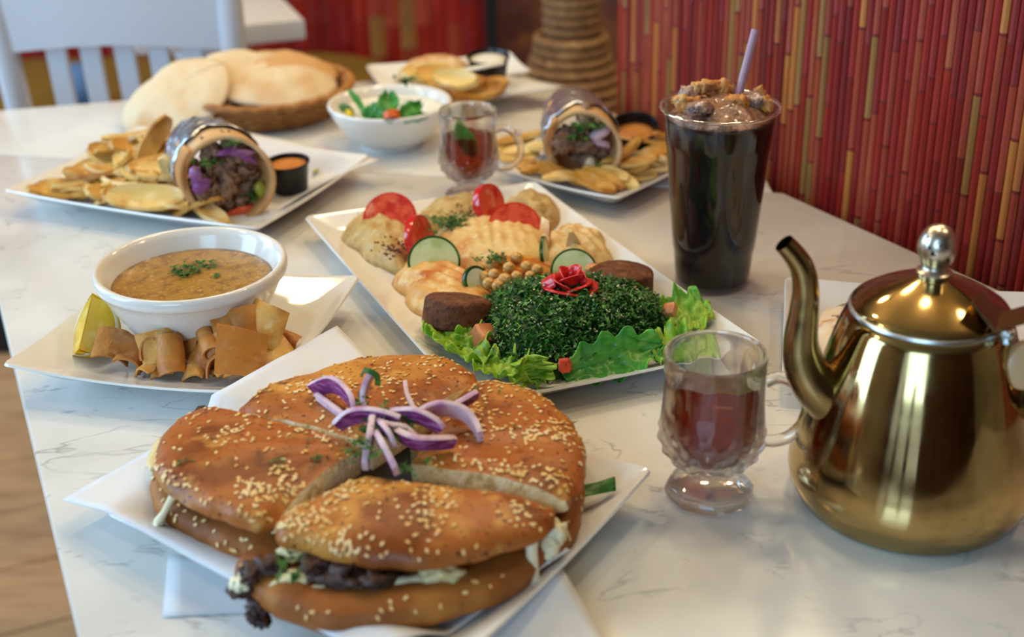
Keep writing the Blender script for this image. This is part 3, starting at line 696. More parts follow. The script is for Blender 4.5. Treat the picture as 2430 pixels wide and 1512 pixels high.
def leaf_bits(g, c, size, n, rg, mi=0, flat=0.6, alt=None):
    """a tuft of n small lobed leaf pieces"""
    c = Vector(c)
    for _ in range(n):
        p = c + Vector((rg.gauss(0, size * 0.5), rg.gauss(0, size * 0.5), abs(rg.gauss(0, size * 0.25))))
        a = rg.uniform(0, 2 * pi); L = size * rg.uniform(0.35, 0.7); w = L * rg.uniform(0.3, 0.5)
        d = Vector((cos(a), sin(a), rg.uniform(-0.5, 0.9) * flat)).normalized(); sd = Vector((-sin(a), cos(a), rg.uniform(-0.4, 0.4))).normalized(); up = d.cross(sd)
        pts = [p - d * L, p - d * L * 0.1 + sd * w + up * w * 0.4, p + d * L * 0.25 + sd * w * 0.35, p + d * L, p + d * L * 0.2 - sd * w * 0.4, p - d * L * 0.15 - sd * w + up * w * 0.4]
        g.add(pts, [(0, 1, 2, 4), (0, 4, 5), (2, 3, 4)], mi if alt is None or rg.random() > alt[0] else alt[1])
wedges = []
for qi, (lab, ap, tp, bp, bl) in enumerate(quarters):
    base = ap.copy(); base.z = TZ + 0.012
    t = thing('sandwich_quarter', lab, 'sandwich', base)
    wt = Wedge(ap, tp, 0.0515, 0.0165, 0.0075, qi * 3 + 1); wb = Wedge(bp, bl, 0.028, 0.0115, 0.016, qi * 3 + 2, True)
    tb = wt.mesh(44).build('top_bun', [crust, crumb], t, ang=55); bb = wb.mesh(40).build('bottom_bun', [crust_low, crumb], t, ang=55)
    wedges.append((wt, wb, t, tb, bb))
    def dens(x, y, q, s=qi): return 0.10 + 0.9 * smoothstep(-0.1, 0.35, nz(x * 32, y * 32, s + 3)) * (0.4 + 0.6 * smoothstep(-.3, .3, nz(x * 75, y * 75, 2)))
    wt.scatter((250, 210, 290, 270)[qi], tb, 'sesame_seed', rg, dens)
    wb.scatter(26, bb, 'sesame_seed', rg, lambda x, y, q: 1.0 if q > 0.93 else 0.0, 1.0)
    # filling between the two halves
    for k in range(9):
        a = wb.a0 + (wb.a1 - wb.a0) * (k + 0.5 + rg.uniform(-.3, .3)) / 9; a_ = min(max(a, wt.a0), wt.a1); r = min(wb.R(a), wt.R(a_)) * rg.uniform(0.80, 0.9) * (1.03 if qi == 0 else 1) * (0.86 if qi == 1 else 1)
        g = G(); g.blob((wb.apex.x + r * cos(a), wb.apex.y + r * sin(a), TZ + 0.0415), (rg.uniform(0.010, 0.016), rg.uniform(0.008, 0.012), 0.0062), Euler((rg.uniform(-.3, .3), rg.uniform(-.3, .3), rg.uniform(0, 3))), 3, 0.5, 1.9, k + qi * 10)
        g.build('meat_chunk', meat_m, t, ang=None)
    for k in range(6):
        a = wb.a0 + (wb.a1 - wb.a0) * (k + 0.5 + rg.uniform(-.35, .35)) / 6; a_ = min(max(a, wt.a0), wt.a1); r = min(wb.R(a), wt.R(a_) * 1.05) * rg.uniform(0.92, 0.97) * (0.86 if qi == 1 else 1)
        g = G(); g.blob((wb.apex.x + r * cos(a), wb.apex.y + r * sin(a), TZ + 0.0385), (rg.uniform(0.005, 0.009), rg.uniform(0.012, 0.02), 0.0034), Euler((0, 0.15, a)), 3, 0.6, 1.8, k + 40 + qi * 7)
        g.build('melted_cheese', cheese_m if k % 2 else cheese_w, t, ang=None)
    for k in range(3):
        a = wb.a0 + (wb.a1 - wb.a0) * rg.uniform(0.1, 0.9); a_ = min(max(a, wt.a0), wt.a1); r = min(wb.R(a), wt.R(a_)) * (0.8 if qi == 1 else 0.95)
        g = G(); leaf_bits(g, (wb.apex.x + r * cos(a), wb.apex.y + r * sin(a), TZ + 0.043), 0.007, 6, rg); g.build('herb_leaf', parsley_m, t)
# particular strands and bits that hang out
t = wedges[0][2]
g = G(); g.tube(catmull([P(425, 1168, .047), P(408, 1182, .046), P(392, 1212, .036), P(378, 1240, .028), P(385, 1250, .026)], 5), [0.0042, 0.0034, 0.0032, 0.0028, 0.0026, 0.0024, 0.0022, 0.0022, 0.0022, 0.0022, 0.0022, 0.0022, 0.0026, 0.003, 0.0034, 0.0038, 0.0042, 0.0044, 0.004, 0.003, 0.0015], 10)
g.build('cheese_strand', cheese_w, t, ang=None)
t = wedges[3][2]
g = G(); g.tube(catmull([P(1262, 1286, .045), P(1262, 1310, .040), P(1264, 1340, .030), P(1264, 1372, .021), P(1264, 1388, .017)], 4), [0.0045, 0.004, 0.0038, 0.0036, 0.0035, 0.0035, 0.0035, 0.0036, 0.0036, 0.0038, 0.0040, 0.0042, 0.0044, 0.0044, 0.0042, 0.0034, 0.0012], 10)
g.build('cheese_strand', cheese_w, t, ang=None)
for k, (x, y, z, s) in enumerate([(815, 1365, .040, .019), (750, 1345, .043, .012), (590, 1370, .035, .011), (575, 1398, .030, .009), (612, 1455, .017, .008), (625, 1472, .014, .007), (640, 1340, .042, .010), (900, 1370, .043, .012), (605, 1350, .04, .01), (612, 1430, .022, .008)]):
    s *= .82; g = G(); g.blob(P(x, y, z), (s, s * 0.8, s * 0.55), Euler((0, 0, k)), 3, 0.8, 2.2, 70 + k); g.build('meat_chunk', meat_m, t, ang=None)
for k, (x, y, z, sx, sy) in enumerate([(985, 1390, .036, .020, .007), (850, 1410, .033, .014, .006), (790, 1400, .034, .016, .006), (720, 1372, .038, .014, .006), (575, 1385, .033, .006, .006), (1050, 1365, .04, .012, .005), (700, 1310, .046, .010, .005)]):
    g = G(); g.blob(P(x, y, z), (sx, sy, 0.005), Euler((0.3, 0, 0.15)), 3, 0.6, 2.2, 90 + k); g.build('melted_cheese', (cheese_w if k in (0, 4) else cheese_m), t, ang=None)
g = G(); leaf_bits(g, P(678, 1335, .045), 0.012, 8, rg); g.build('herb_leaf', parsley_m, t)
t = wedges[2][2]
g = G(); g.sheet(lambda u, v: P(1372, 1180, .02) + Vector((0.024 * u, 0.006 * u + 0.012 * (v - .5), 0.004 + 0.006 * sin(3 * v) * u)), 6, 4, 0.001); g.build('herb_leaf', parsley_m, t)
for x, y, z in ((1318, 1265, .04), (1300, 1300, .033)):
    g = G(); g.blob(P(x, y, z), (0.007, 0.006, 0.009), None, 3, 0.5, 2, x); g.build('melted_cheese', cheese_w, t, ang=None)

# red onion slices on the sandwich: curved strips, purple outside and white inside
def onion(path, w, th, label, z0=0.074, flip=False, cat='onion', m_out=None, lean=0.35):
    pts = catmull([P(x, y, z) for x, y, z in path], 6); g = G(); n = len(pts); sec = []; w *= 1.22; th *= 1.5
    for i, p in enumerate(pts):
        tg = (pts[min(i + 1, n - 1)] - pts[max(i - 1, 0)]).normalized()
        up = Vector((0, -lean, 1)); up = (up - tg * up.dot(tg)).normalized(); sd = tg.cross(up)
        k = sin(pi * min(1, max(0, (i + 0.8) / (n + 0.6)))) ** 0.35; ww = w * (0.55 + 0.45 * k); tt = th
        a = -up * ww / 2; b = up * ww / 2; c = sd * tt / 2
        sec.append([p + a - c, p + b * 0.9 - c, p + b, p + b * 0.9 + c, p + a + c])
    o = len(g.v); K = 5
    for r in sec: g.v += r
    mi = [1, 1, 1, 0, 1] if not flip else [0, 1, 1, 1, 1]
    for i in range(n - 1):
        for j in range(K):
            g.f.append([o + i * K + j, o + i * K + (j + 1) % K, o + (i + 1) * K + (j + 1) % K, o + (i + 1) * K + j]); g.m.append(mi[j])
    g.f.append([o + j for j in range(K)][::-1]); g.m.append(1); g.f.append([o + (n - 1) * K + j for j in range(K)]); g.m.append(1)
    return tag(g.build('onion_slice', [m_out or onion_skin, onion_in], ang=50), label, cat, None)
onion([(742, 925, .070), (790, 912, .080), (830, 945, .080), (842, 985, .074)], .011, .0022, 'broad dark purple onion slice at the left end of the onion heap')
onion([(752, 940, .070), (785, 965, .072), (820, 990, .071)], .005, .002, 'pale inner onion strip under the broad dark purple slice', flip=True)
onion([(872, 985, .074), (862, 950, .080), (868, 915, .088), (884, 885, .094)], .009, .0022, 'white onion slice standing upright with a parsley curl on top', flip=True, lean=0.9)
onion([(962, 908, .082), (966, 935, .079), (978, 962, .076), (990, 985, .074)], .005, .0018, 'thin pale onion sliver pointing to the back of the sandwich', flip=True, lean=.8)
onion([(1068, 972, .074), (1100, 955, .077), (1132, 935, .079)], .006, .0025, 'short purple edged onion tip sticking out at the right rear of the heap')
onion([(985, 990, .077), (1040, 968, .082), (1095, 978, .079), (1125, 1005, .074), (1140, 1036, .071)], .010, .0024, 'long white onion arc dusted with sumac on the right of the heap', flip=True)
onion([(800, 1012, .074), (835, 988, .081), (890, 985, .084), (950, 1000, .082)], .010, .0024, 'purple onion arc lying across the front of the heap')
onion([(930, 985, .082), (985, 985, .085), (1030, 1005, .081), (1048, 1022, .077)], .010, .0024, 'glossy purple onion arc in the middle of the heap')
onion([(935, 1025, .080), (985, 1048, .079), (1040, 1050, .076), (1078, 1048, .073)], .008, .0028, 'thick purple onion slice pointing right below the white arc')
onion([(885, 995, .083), (880, 1030, .080), (872, 1070, .075), (866, 1108, .070)], .009, .0025, 'straight purple onion strip hanging towards the front cut', lean=.8)
onion([(895, 1035, .078), (912, 1065, .077), (928, 1095, .073), (940, 1118, .070)], .011, .0025, 'broad purple onion strip hanging right of the straight one', lean=.8)
onion([(905, 1010, .084), (925, 1035, .082), (935, 1060, .076)], .008, .002, 'small purple onion piece in the hollow of the heap', lean=.6)
onion([(880, 1000, .079), (920, 1015, .082), (965, 1025, .079), (1000, 1060, .073)], .008, .0022, 'lilac onion strip buried under the parsley of the heap', flip=True)
PB = [(850, 960), (905, 975), (940, 1010), (905, 1000), (860, 1050), (920, 1020), (980, 1105), (870, 1075), (845, 1085), (930, 1030), (890, 1015), (955, 1000)]
for k, (x, y) in enumerate(PB):
    g = G(); leaf_bits(g, P(x, y, .080 if k not in (6, 8) else .068), 0.0085, 9, rg); tag(g.build('parsley_bit', parsley_m), 'torn parsley tuft among the onion slices on the sandwich', 'parsley', 'parsley in the onion heap')
for k, (x, y) in enumerate([(435, 1102), (660, 1093), (748, 1085), (742, 1105), (545, 1097), (690, 1038), (730, 1048), (1222, 1012), (1188, 928), (1128, 922), (730, 1015), (980, 1025)]):
    p = P(x, y, .068)
    for _ in range(3):      # drop the speck onto the crust below it
        z = .050
        for wt_ in [w[0] for w in wedges]:
            d = p - Vector((wt_.apex.x, wt_.apex.y, p.z)); a = atan2(d.y, d.x)
            while a < wt_.a0: a += 2 * pi
            if a <= wt_.a1 and d.length < wt_.R(a): z = wt_.top(a, d.length / wt_.R(a)).z - TZ + .0008
        p = P(x, y, z)
    g = G(); leaf_bits(g, p, 0.0045 if k in (0, 1, 2) else 0.003, 8 if k < 3 else 4, rg, flat=.25); tag(g.build('parsley_bit', parsley_m), 'chopped parsley speck scattered over the sesame crust', 'parsley', 'parsley specks on the crust')
g = G(); g.tube(catmull([P(858, 893, .092), P(864, 880, .096), P(880, 882, .097), P(895, 893, .094), P(896, 915, .090)], 4), [0.0022] * 17, 6, flat=0.35); tag(g.build('parsley_bit', parsley_m), 'dark green parsley curl draped over the upright white onion slice', 'parsley')

# ================================================================== soup, lemon, pita chips
def bowl(name, label, c, R, H, rf, m=china, band=True, th=0.004, cat='bowl'):
    prof = [(rf - 0.006, 0.003), (rf - 0.004, 0.0), (rf, 0.0), (rf + 0.001, 0.005)]
    for k in range(1, 9):
        u = k / 8; prof.append((rf + (R - 0.004 - rf) * u ** 0.72 * 1.0, 0.005 + (H - 0.017) * u ** 1.15))
    if band: prof += [(R - 0.0035, H - 0.0115), (R - 0.0008, H - 0.010), (R, H - 0.007), (R, H - 0.003)]
    else: prof += [(R - 0.002, H - 0.006), (R - 0.0004, H - 0.003)]
    prof += [(R - 0.0012, H - 0.0006), (R - 0.003, H), (R - 0.0055, H - 0.001)]
    for k in range(8, -1, -1):
        u = k / 8; prof.append(((rf - 0.004) * 0.5 + (R - 0.008 - (rf - 0.004) * 0.5) * u ** 0.6, 0.010 + (H - 0.016) * u ** 1.5))
    g = G(); g.lathe(prof, c, 72); return tag(g.build(name, m, ang=60), label, cat), prof
SB = Vector((-0.2585, 1.0, TZ + 0.0065))
bowl('soup_bowl', 'white china bowl with a thick rim holding lentil soup', SB, 0.0775, 0.0635, 0.042)
g = G(); rr = []
n = 72
for k in range(15):
    r = 0.0642 * k / 14 + 1e-5
    rr.append([Vector((SB.x + r * cos(2 * pi * j / n), SB.y + r * sin(2 * pi * j / n), SB.z + 0.0475 + 0.0005 * nz(r * 90 * cos(2 * pi * j / n), r * 90 * sin(2 * pi * j / n)) * (k < 14))) for j in range(n)])
low = [[Vector((v.x * 0.92 + SB.x * 0.08, v.y * 0.92 + SB.y * 0.08, SB.z + 0.038)) for v in rr[-1]]]
g.rings(rr + low, True, True, True); tag(g.build('lentil_soup', soup_m, ang=None), 'brown lentil soup filling the bowl under the parsley', 'soup')
for k, (x, y) in enumerate([(425, 640), (450, 635), (480, 628), (440, 652), (465, 645), (495, 632), (420, 650), (510, 655)]):
    g = G(); leaf_bits(g, P(x, y, .0545), 0.006 if k < 7 else 0.004, 16, rg, flat=.4); tag(g.build('parsley_bit', parsley_m), 'chopped parsley floating on the lentil soup', 'parsley', 'parsley on the soup')
# lemon wedge
def lemon():
    a = P(236, 728, .034); b = P(205, 858, .009); ctr = (a + b) / 2; L = (a - b).length / 2 * 1.06
    ax = (a - b).normalized(); view = (EYE - ctr).normalized()
    out = (Vector((0.10, 0.30, -0.95))); out = (out - ax * out.dot(ax)).normalized(); sd = ax.cross(out)
    t = thing('lemon_wedge', 'yellow lemon wedge leaning beside the soup bowl', 'lemon', (ctr.x, ctr.y, TZ + 0.006))
    r = 0.030; A = radians(44); core = -out * 0.5 * r * 0 
    def pt(u, a, k): # u along -1..1, a angle, k radial 0..1
        w = (max(0, 1 - abs(u) ** 2.4)) ** 0.55
        return ctr - out * r * 0.55 + ax * L * u + (out * cos(a) + sd * sin(a)) * r * w * k
    N = 20; M_ = 10
    g = G(); g.rings([[pt(-1 + 2 * i / N, -A + 2 * A * j / M_, 1.0) for j in range(M_ + 1)] + [pt(-1 + 2 * i / N, A - 2 * A * j / M_, 0.93) for j in range(M_ + 1)] for i in range(N + 1)], True, False, False); g.build('peel', lem_peel, t)
    g = G(); g.rings([[pt(-0.97 + 1.94 * i / N, -A + 2 * A * j / M_, 0.93) for j in range(M_ + 1)] + [pt(-0.97 + 1.94 * i / N, A - 2 * A * j / M_, 0.84) for j in range(M_ + 1)] for i in range(N + 1)], True, False, False); g.build('pith', lem_pith, t)
    for s0, s1 in ((-1, 0.0), (0.0, 1)):
        g = G(); g.rings([[pt(-0.90 + 1.80 * i / N, A * (s0 + (s1 - s0) * j / 6) * 0.97, 0.85 + 0.012 * nz(i, j)) for j in range(7)] + [pt(-0.90 + 1.80 * i / N, A * (s0 + s1) / 2, 0.03)] for i in range(N + 1)], True, True, True); g.build('segment', lem_flesh, t, ang=35)
lemon()
# pita chips: px, py, z, spin, tilt, curl, pale, size
CH = [(275, 835, .018, .2, .5, 1.2, 0, 1.25), (305, 812, .026, .7, .6, .9, 0, 1.1), (340, 818, .030, 1.9, .9, 1.6, 0, 1.0), (372, 822, .032, .4, 1.2, .5, 1, 1.1), (318, 855, .016, 2.2, .5, 1.5, 0, 1.1), (350, 884, .010, .9, .5, 1.3, 1, .95), (382, 880, .013, .3, .7, .8, 1, .8),
      (420, 850, .024, .1, .9, 2.2, 0, 1.35), (460, 885, .012, 1.2, .3, 1.6, 1, .85), (475, 855, .020, 2.4, .8, 1.3, 0, 1.1), (490, 790, .040, .2, .35, 3.6, 0, 1.55), (520, 830, .030, 1.0, 1.1, .8, 0, 1.2), (530, 768, .045, 2.0, .8, .6, 0, .8), (575, 775, .044, .2, .9, 1.4, 0, 1.4),
      (620, 770, .045, .1, 1.0, 1.4, 1, 1.5), (575, 835, .038, .1, .95, .4, 0, 1.6), (640, 838, .025, .6, .7, .8, 1, 1.4), (535, 880, .014, .5, .5, 1.1, 1, 1.05), (580, 890, .012, .2, .5, 1.2, 1, 1.2), (610, 865, .018, 2.6, .4, 1.4, 0, 1.2), (505, 875, .016, 1.9, .9, 1.1, 0, 1.1), (680, 805, .026, 1.2, .8, 1.8, 0, .8), (665, 825, .02, .4, .3, .4, 1, 1.1), (395, 800, .034, 2.5, .6, 1.2, 0, .9), (440, 815, .026, 1.5, .6, 1.0, 0, 1.0)]
CHL = ['broad brown pita chip touching the lemon wedge', 'brown pita chip behind the one touching the lemon', 'brown pita chip rising against the bowl, left of the pile', 'narrow pale chip edge lying across the left brown chips', 'brown curled chip low at the left of the pile', 'small pale chip at the front left of the pile', 'smallest pale square chip at the front of the pile',
 'brown chip bent into an arch in the left middle of the pile', 'small pale curved chip at the front middle of the pile', 'brown chip leaning right of the arched one', 'brown chip rolled into a loop against the bowl', 'brown chip standing on edge below the rolled loop', 'small brown chip behind the rolled loop', 'brown bent chip at the top of the pile near the bowl', 'large pale chip at the top right of the pile', 'largest flat brown square chip at the front right of the pile', 'pale chip right of the largest square chip', 'pale chip below the largest square chip', 'broad pale chip at the lower front edge of the pile under the square chip', 'brown chip under the right side of the largest square chip', 'brown chip at the front middle between two pale chips', 'small brown curl at the far right end of the pile', 'flat pale chip pointing to the right plate corner', 'small brown chip leaning on the bowl left of the loop', 'brown chip in the middle of the pile under the loop']
for k, (x, y, z, sp, ti, cu, pale, s) in enumerate(CH):
    c = P(x, y, z); hw = 0.0125 * s; M = Matrix.Rotation(1.3 * sin(k * 2.1) * (.35 if s > 1.3 else 1), 3, 'Z') @ Matrix.Rotation(ti * 0.95, 3, 'X') @ Matrix.Rotation(.5 * cos(k * 1.7), 3, 'Y') @ Matrix.Rotation(sp - 0.2, 3, 'Z')
    def f(u, v):
        a = (u - 0.5) * 2; b = (v - 0.5) * 2; b *= 1 - 0.10 * sin(k) * a; a *= 1 - 0.06 * cos(k) * b
        if cu > 0.05: R_ = hw / (cu * 0.75); x_ = R_ * sin(a * hw / R_); z_ = R_ * (1 - cos(a * hw / R_))
        else: x_, z_ = a * hw, 0
        return c + M @ Vector((x_, b * hw * 0.9, -z_ + 0.003 * nz(a * .9 + k, b * .9)))
    g = G(); g.sheet(f, 14, 7, 0.0016); 
    zmin = min(v.z for v in g.v)
    if zmin < TZ + 0.0075: g.v = [v + Vector((0, 0, TZ + 0.0075 - zmin)) for v in g.v]
    tag(g.build('pita_chip', chip_b if pale else chip_a, ang=60), CHL[k], 'chip', 'pita chips before the soup bowl')

# ================================================================== platter: dips, vegetables, falafel, tabbouleh
def mound(name, poly, z0, h, m, label, cat, ridge=None, pw=2.2, lump=0.0, seed=0, nr=18, na=64, top_off=(0, 0)):
    pts = [Vector((p.x, p.y, 0)) for p in poly]; c = sum(pts, Vector()) / len(pts) + Vector((top_off[0], top_off[1], 0))
    pol = sorted([(atan2((p - c).y, (p - c).x), (p - c).length) for p in pts]); pol = [(pol[-1][0] - 2 * pi, pol[-1][1])] + pol + [(pol[0][0] + 2 * pi, pol[0][1])]
    def R(a):
        for (a0, r0), (a1, r1) in zip(pol[:-1], pol[1:]):
            if a0 <= a <= a1: t = (a - a0) / max(1e-6, a1 - a0); t = t * t * (3 - 2 * t); return r0 + (r1 - r0) * t
        return pol[0][1]
    g = G(); rings = []
    for k in range(nr + 1):
        rho = 1 - k / nr; ring = []
        for j in range(na):
            a = -pi + 2 * pi * j / na; r = R(a) * max(rho, 0.004) * (1 + 0.04 * nz(cos(a) * 3 + seed, sin(a) * 3, seed)); x, y = c.x + r * cos(a), c.y + r * sin(a)
            z = h * (1 - rho ** pw) ** 0.7
            if ridge:
                ang, freq, amp = ridge; s_ = x * cos(ang) + y * sin(ang); z += amp * sin(s_ * freq + 1.2 * nz(x * 40, y * 40, seed)) * (1 - rho ** 4)
            z += lump * (nz(x * 70, y * 70, seed) + 0.6 * nz(x * 150, y * 150, seed)) * (1 - rho ** 6)
            ring.append(Vector((x, y, TZ + z0 + max(z, 0))))
        rings.append(ring)
    g.rings(rings, True, True, True)
    o = g.build(name, m, ang=None); return tag(o, label, cat)
ZW = 0.0068
mound('baba_ghanoush', pxs([(812, 552), (845, 515), (905, 500), (985, 510), (1000, 560), (970, 610), (955, 648), (900, 628), (850, 596)], .010), ZW, 0.022, baba_m, 'coarse tan baba ghanoush mound at the rear left of the platter', 'dip', lump=0.004, seed=2)
mound('baba_ghanoush', pxs([(985, 520), (1040, 478), (1130, 465), (1200, 480), (1190, 530), (1090, 550), (1010, 550)], .010), ZW, 0.018, baba_m, 'coarse tan dip strip at the rear edge behind the parsley', 'dip', lump=0.004, seed=5)
mound('baba_ghanoush', pxs([(1205, 490), (1250, 468), (1300, 490), (1310, 540), (1270, 560), (1220, 530)], .012), ZW, 0.028, baba_m, 'tan dip lump behind the right tomato slice', 'dip', lump=0.004, seed=7)
mound('hummus', pxs([(1015, 585), (1060, 545), (1150, 530), (1260, 540), (1310, 575), (1315, 640), (1285, 668), (1190, 665), (1095, 662), (1040, 630)], .010), ZW, 0.027, hummus_m, 'smooth ridged hummus mound in the middle of the platter', 'dip', ridge=(0.1, 620, 0.0009), pw=3, lump=.001, seed=1)
mound('hummus', pxs([(945, 650), (985, 612), (1050, 620), (1110, 655), (1160, 690), (1160, 765), (1060, 780), (1000, 745), (962, 700)], .010), ZW, 0.022, hummus_o, 'paprika streaked hummus swirl at the left edge of the platter', 'dip', ridge=(0.9, 520, 0.0013), pw=2.6, lump=.0015, seed=3)
mound('hummus', pxs([(1300, 570), (1340, 545), (1400, 560), (1448, 600), (1440, 645), (1370, 665), (1310, 640)], .010), ZW, 0.024, hummus_m, 'hummus lump with a raised peak at the right edge of the platter', 'dip', ridge=(0.6, 520, 0.0014), lump=.004, seed=9)
mound('chickpea_stew', pxs([(1095, 680), (1130, 645), (1230, 615), (1315, 630), (1335, 690), (1260, 715), (1150, 715)], .012), 0.010, 0.020, oil_m, 'glossy orange oil and spice pool around the chickpeas', 'dip', lump=.002, seed=4)
g = G(); g.sheet(lambda u, v: P(1342 + 40 * u, 585, .024) .lerp(P(1350 + 8 * u, 548, .042), v), 4, 5, 0.003); tag(g.build('hummus_peak', hummus_m), 'thin peak of dip standing on the right hummus lump', 'dip')
g = G(); g.sheet(lambda u, v: P(1275 + 30 * u, 585, .024).lerp(P(1288 + 18 * u, 515 + 10 * u, .044), v), 4, 6, 0.003); tag(g.build('hummus_peak', hummus_o), 'orange stained dip fin between hummus and tomato slice', 'dip')
def disc(name, c, r, th, normal, m_rim, m_face, label, cat, n=36, half=False, inner=0.88, up=(0, 0, 1)):
    M = facing(normal, up); g = G(); c = Vector(c); rings = []; mis = []
    a0, a1 = (0, 2 * pi) if not half else (-0.15, pi + 0.15)
    def ring(rr, z): return [c + M @ Vector((rr * cos(a0 + (a1 - a0) * j / (n if not half else n - 1)), rr * sin(a0 + (a1 - a0) * j / (n if not half else n - 1)) , z)) for j in range(n)]
    rings = [ring(r * 0.02, -th / 2), ring(r * inner, -th / 2), ring(r * 0.985, -th / 2), ring(r, -th / 4), ring(r, th / 4), ring(r * 0.985, th / 2), ring(r * inner, th / 2), ring(r * 0.45, th / 2 - .0004), ring(r * 0.02, th / 2)]
    mis = [1, 0, 0, 0, 0, 0, 1, 1, 1]
    g.rings(rings, True, True, True, 0, mis)
    return tag(g.build(name, [m_rim, m_face], ang=40), label, cat)
disc('tomato_slice', P(925, 520, .027), .0262, .006, (-0.15, -0.75, 0.65), tom_skin, tom_flesh, 'largest tomato slice, standing at the rear left of the platter', 'tomato', inner=.93)
disc('tomato_slice', P(995, 568, .026), .0225, .008, (0.93, -0.33, 0.25), tom_skin, tom_flesh, 'tomato slice seen edge on behind the left cucumber slice', 'tomato', inner=.93)
disc('tomato_slice', P(1160, 483, .034), .019, .008, (0.75, -0.55, 0.35), tom_skin, tom_flesh, 'small upright tomato slice at the rear of the platter, farthest back', 'tomato', inner=.93)
disc('tomato_slice', P(1222, 542, .026), .0255, .006, (0.1, -0.72, 0.68), tom_skin, tom_flesh, 'tomato slice leaning on the middle hummus, right of the parsley', 'tomato', inner=.93)
disc('cucumber_slice', P(1030, 622, .026), .0235, .005, (0.1, -0.82, 0.55), cuc_skin, cuc_flesh, 'large cucumber slice leaning on the left tomato slice', 'cucumber', inner=.9)
disc('cucumber_slice', P(1362, 645, .026), .0205, .005, (0.0, -0.8, 0.6), cuc_skin, cuc_flesh, 'cucumber slice standing behind the red tomato rose', 'cucumber', inner=.9)
disc('cucumber_slice', P(1291, 596, .030), .0135, .003, (0.97, -0.2, 0.1), cuc_skin, cuc_flesh, 'cucumber slice seen edge on at the right end of the middle hummus', 'cucumber', inner=.8)
disc('cucumber_slice', P(1128, 665, .028), .0125, .004, (0.6, -0.75, 0.4), cuc_skin, cuc_flesh, 'small cucumber piece with red oil left of the chickpeas', 'cucumber', inner=.8)
rg = random.Random(21)
for k, (x, y, z) in enumerate([(1150, 655, .030), (1166, 626, .034), (1188, 615, .034), (1208, 634, .034), (1172, 650, .033), (1198, 662, .033), (1226, 612, .034), (1250, 632, .034), (1182, 678, .032), (1226, 655, .034), (1258, 655, .033), (1242, 674, .032), (1160, 672, .031), (1208, 684, .031), (1275, 640, .032), (1140, 640, .03)]):
    c = P(x, y, z); r = 0.0055 * rg.uniform(0.9, 1.1); g = G(); g.blob((0, 0, 0), (r, r * .95, r * .92), None, 2, 0.08, 1.5, k)
    g.v = [c + v * (1 - 0.12 * smoothstep(.6, 1, v.normalized().dot(Vector((0.5, -0.6, 0.6)).normalized()))) for v in g.v]
    g.blob(c + Vector((0.5, -0.6, 0.6)).normalized() * r * .85, r * 0.28, None, 1, 0.1)
    tag(g.build('chickpea', chick_m, ang=None), 'whole chickpea heaped in the orange oil on the platter', 'chickpea', 'chickpeas on the platter')
def tuft_field(name, pts, size, per, rg, m, label, cat):
    g = G()
    for p in pts: leaf_bits(g, p, size, per, rg)
    return stuff(tag(g.build(name, m), label, cat))
tuft_field('chopped_parsley', [P(1072 + rg.gauss(0, 26), 528 + rg.gauss(0, 9), .029 + rg.uniform(-.002, .003)) for _ in range(70)], 0.0055, 6, rg, parsley_m, 'small heap of chopped parsley behind the middle hummus', 'parsley')
tuft_field('parsley_sprig', [P(1165 + rg.gauss(0, 14), 615 + rg.gauss(0, 7), .037) for _ in range(16)], 0.006, 5, rg, parsley_m, 'parsley sprig on the chickpeas', 'parsley')
for k, (x, y, n) in enumerate([(1120, 500, 90), (935, 590, 90), (1190, 548, 110), (900, 505, 40)]):
    g = G()
    for _ in range(n): g.blob(P(x + rg.gauss(0, 22), y + rg.gauss(0, 12), (.025, .028, .028, .025)[k]), rg.uniform(.0006, .0013), None, 1, .3)
    stuff(tag(g.build('sumac', sumac_m), ['dark red sumac sprinkled behind the chopped parsley', 'dark red sumac sprinkled on the left tan dip', 'dark red sumac sprinkled between tomato slice and hummus', 'sumac dust before the largest tomato slice'][k], 'spice'))
def falafel(c, r, h, normal, label, seed):
    M = facing(normal, (0.2, 1, 0.3)); prof = []
    for k in range(7): a = -pi / 2 + pi / 2 * k / 6; prof.append((r * (0.72 + 0.28 * cos(a)), -h * 0.32 + h * 0.18 * sin(a)))
    for k in range(7): a = pi / 2 * k / 6; prof.append((r * (0.72 + 0.28 * cos(a)), h * 0.32 + h * 0.18 * sin(a)))
    prof = [(0.0001, -h / 2), (r * .4, -h / 2)] + prof + [(r * .4, h * .52), (0.0001, h * .53)]
    g = G(); g.lathe(prof, (0, 0, 0), 40); 
    g.v = [Vector(c) + M @ (v * (1 + 0.035 * nz(v.x * 160 + seed, v.y * 160, v.z * 160) + 0.03 * nz(v.x * 420, v.y * 420, v.z * 420 + seed))) for v in g.v]
    tag(g.build('falafel', falafel_m, ang=None), label, 'falafel')
falafel(P(1083, 742, .026), .0272, .027, (0.12, 0.30, 1.0), 'dark brown falafel patty at the left side of the tabbouleh', 3)
falafel(P(1475, 668, .026), .0268, .024, (0.05, 0.1, 1), 'dark brown falafel patty behind the right side of the tabbouleh', 8)
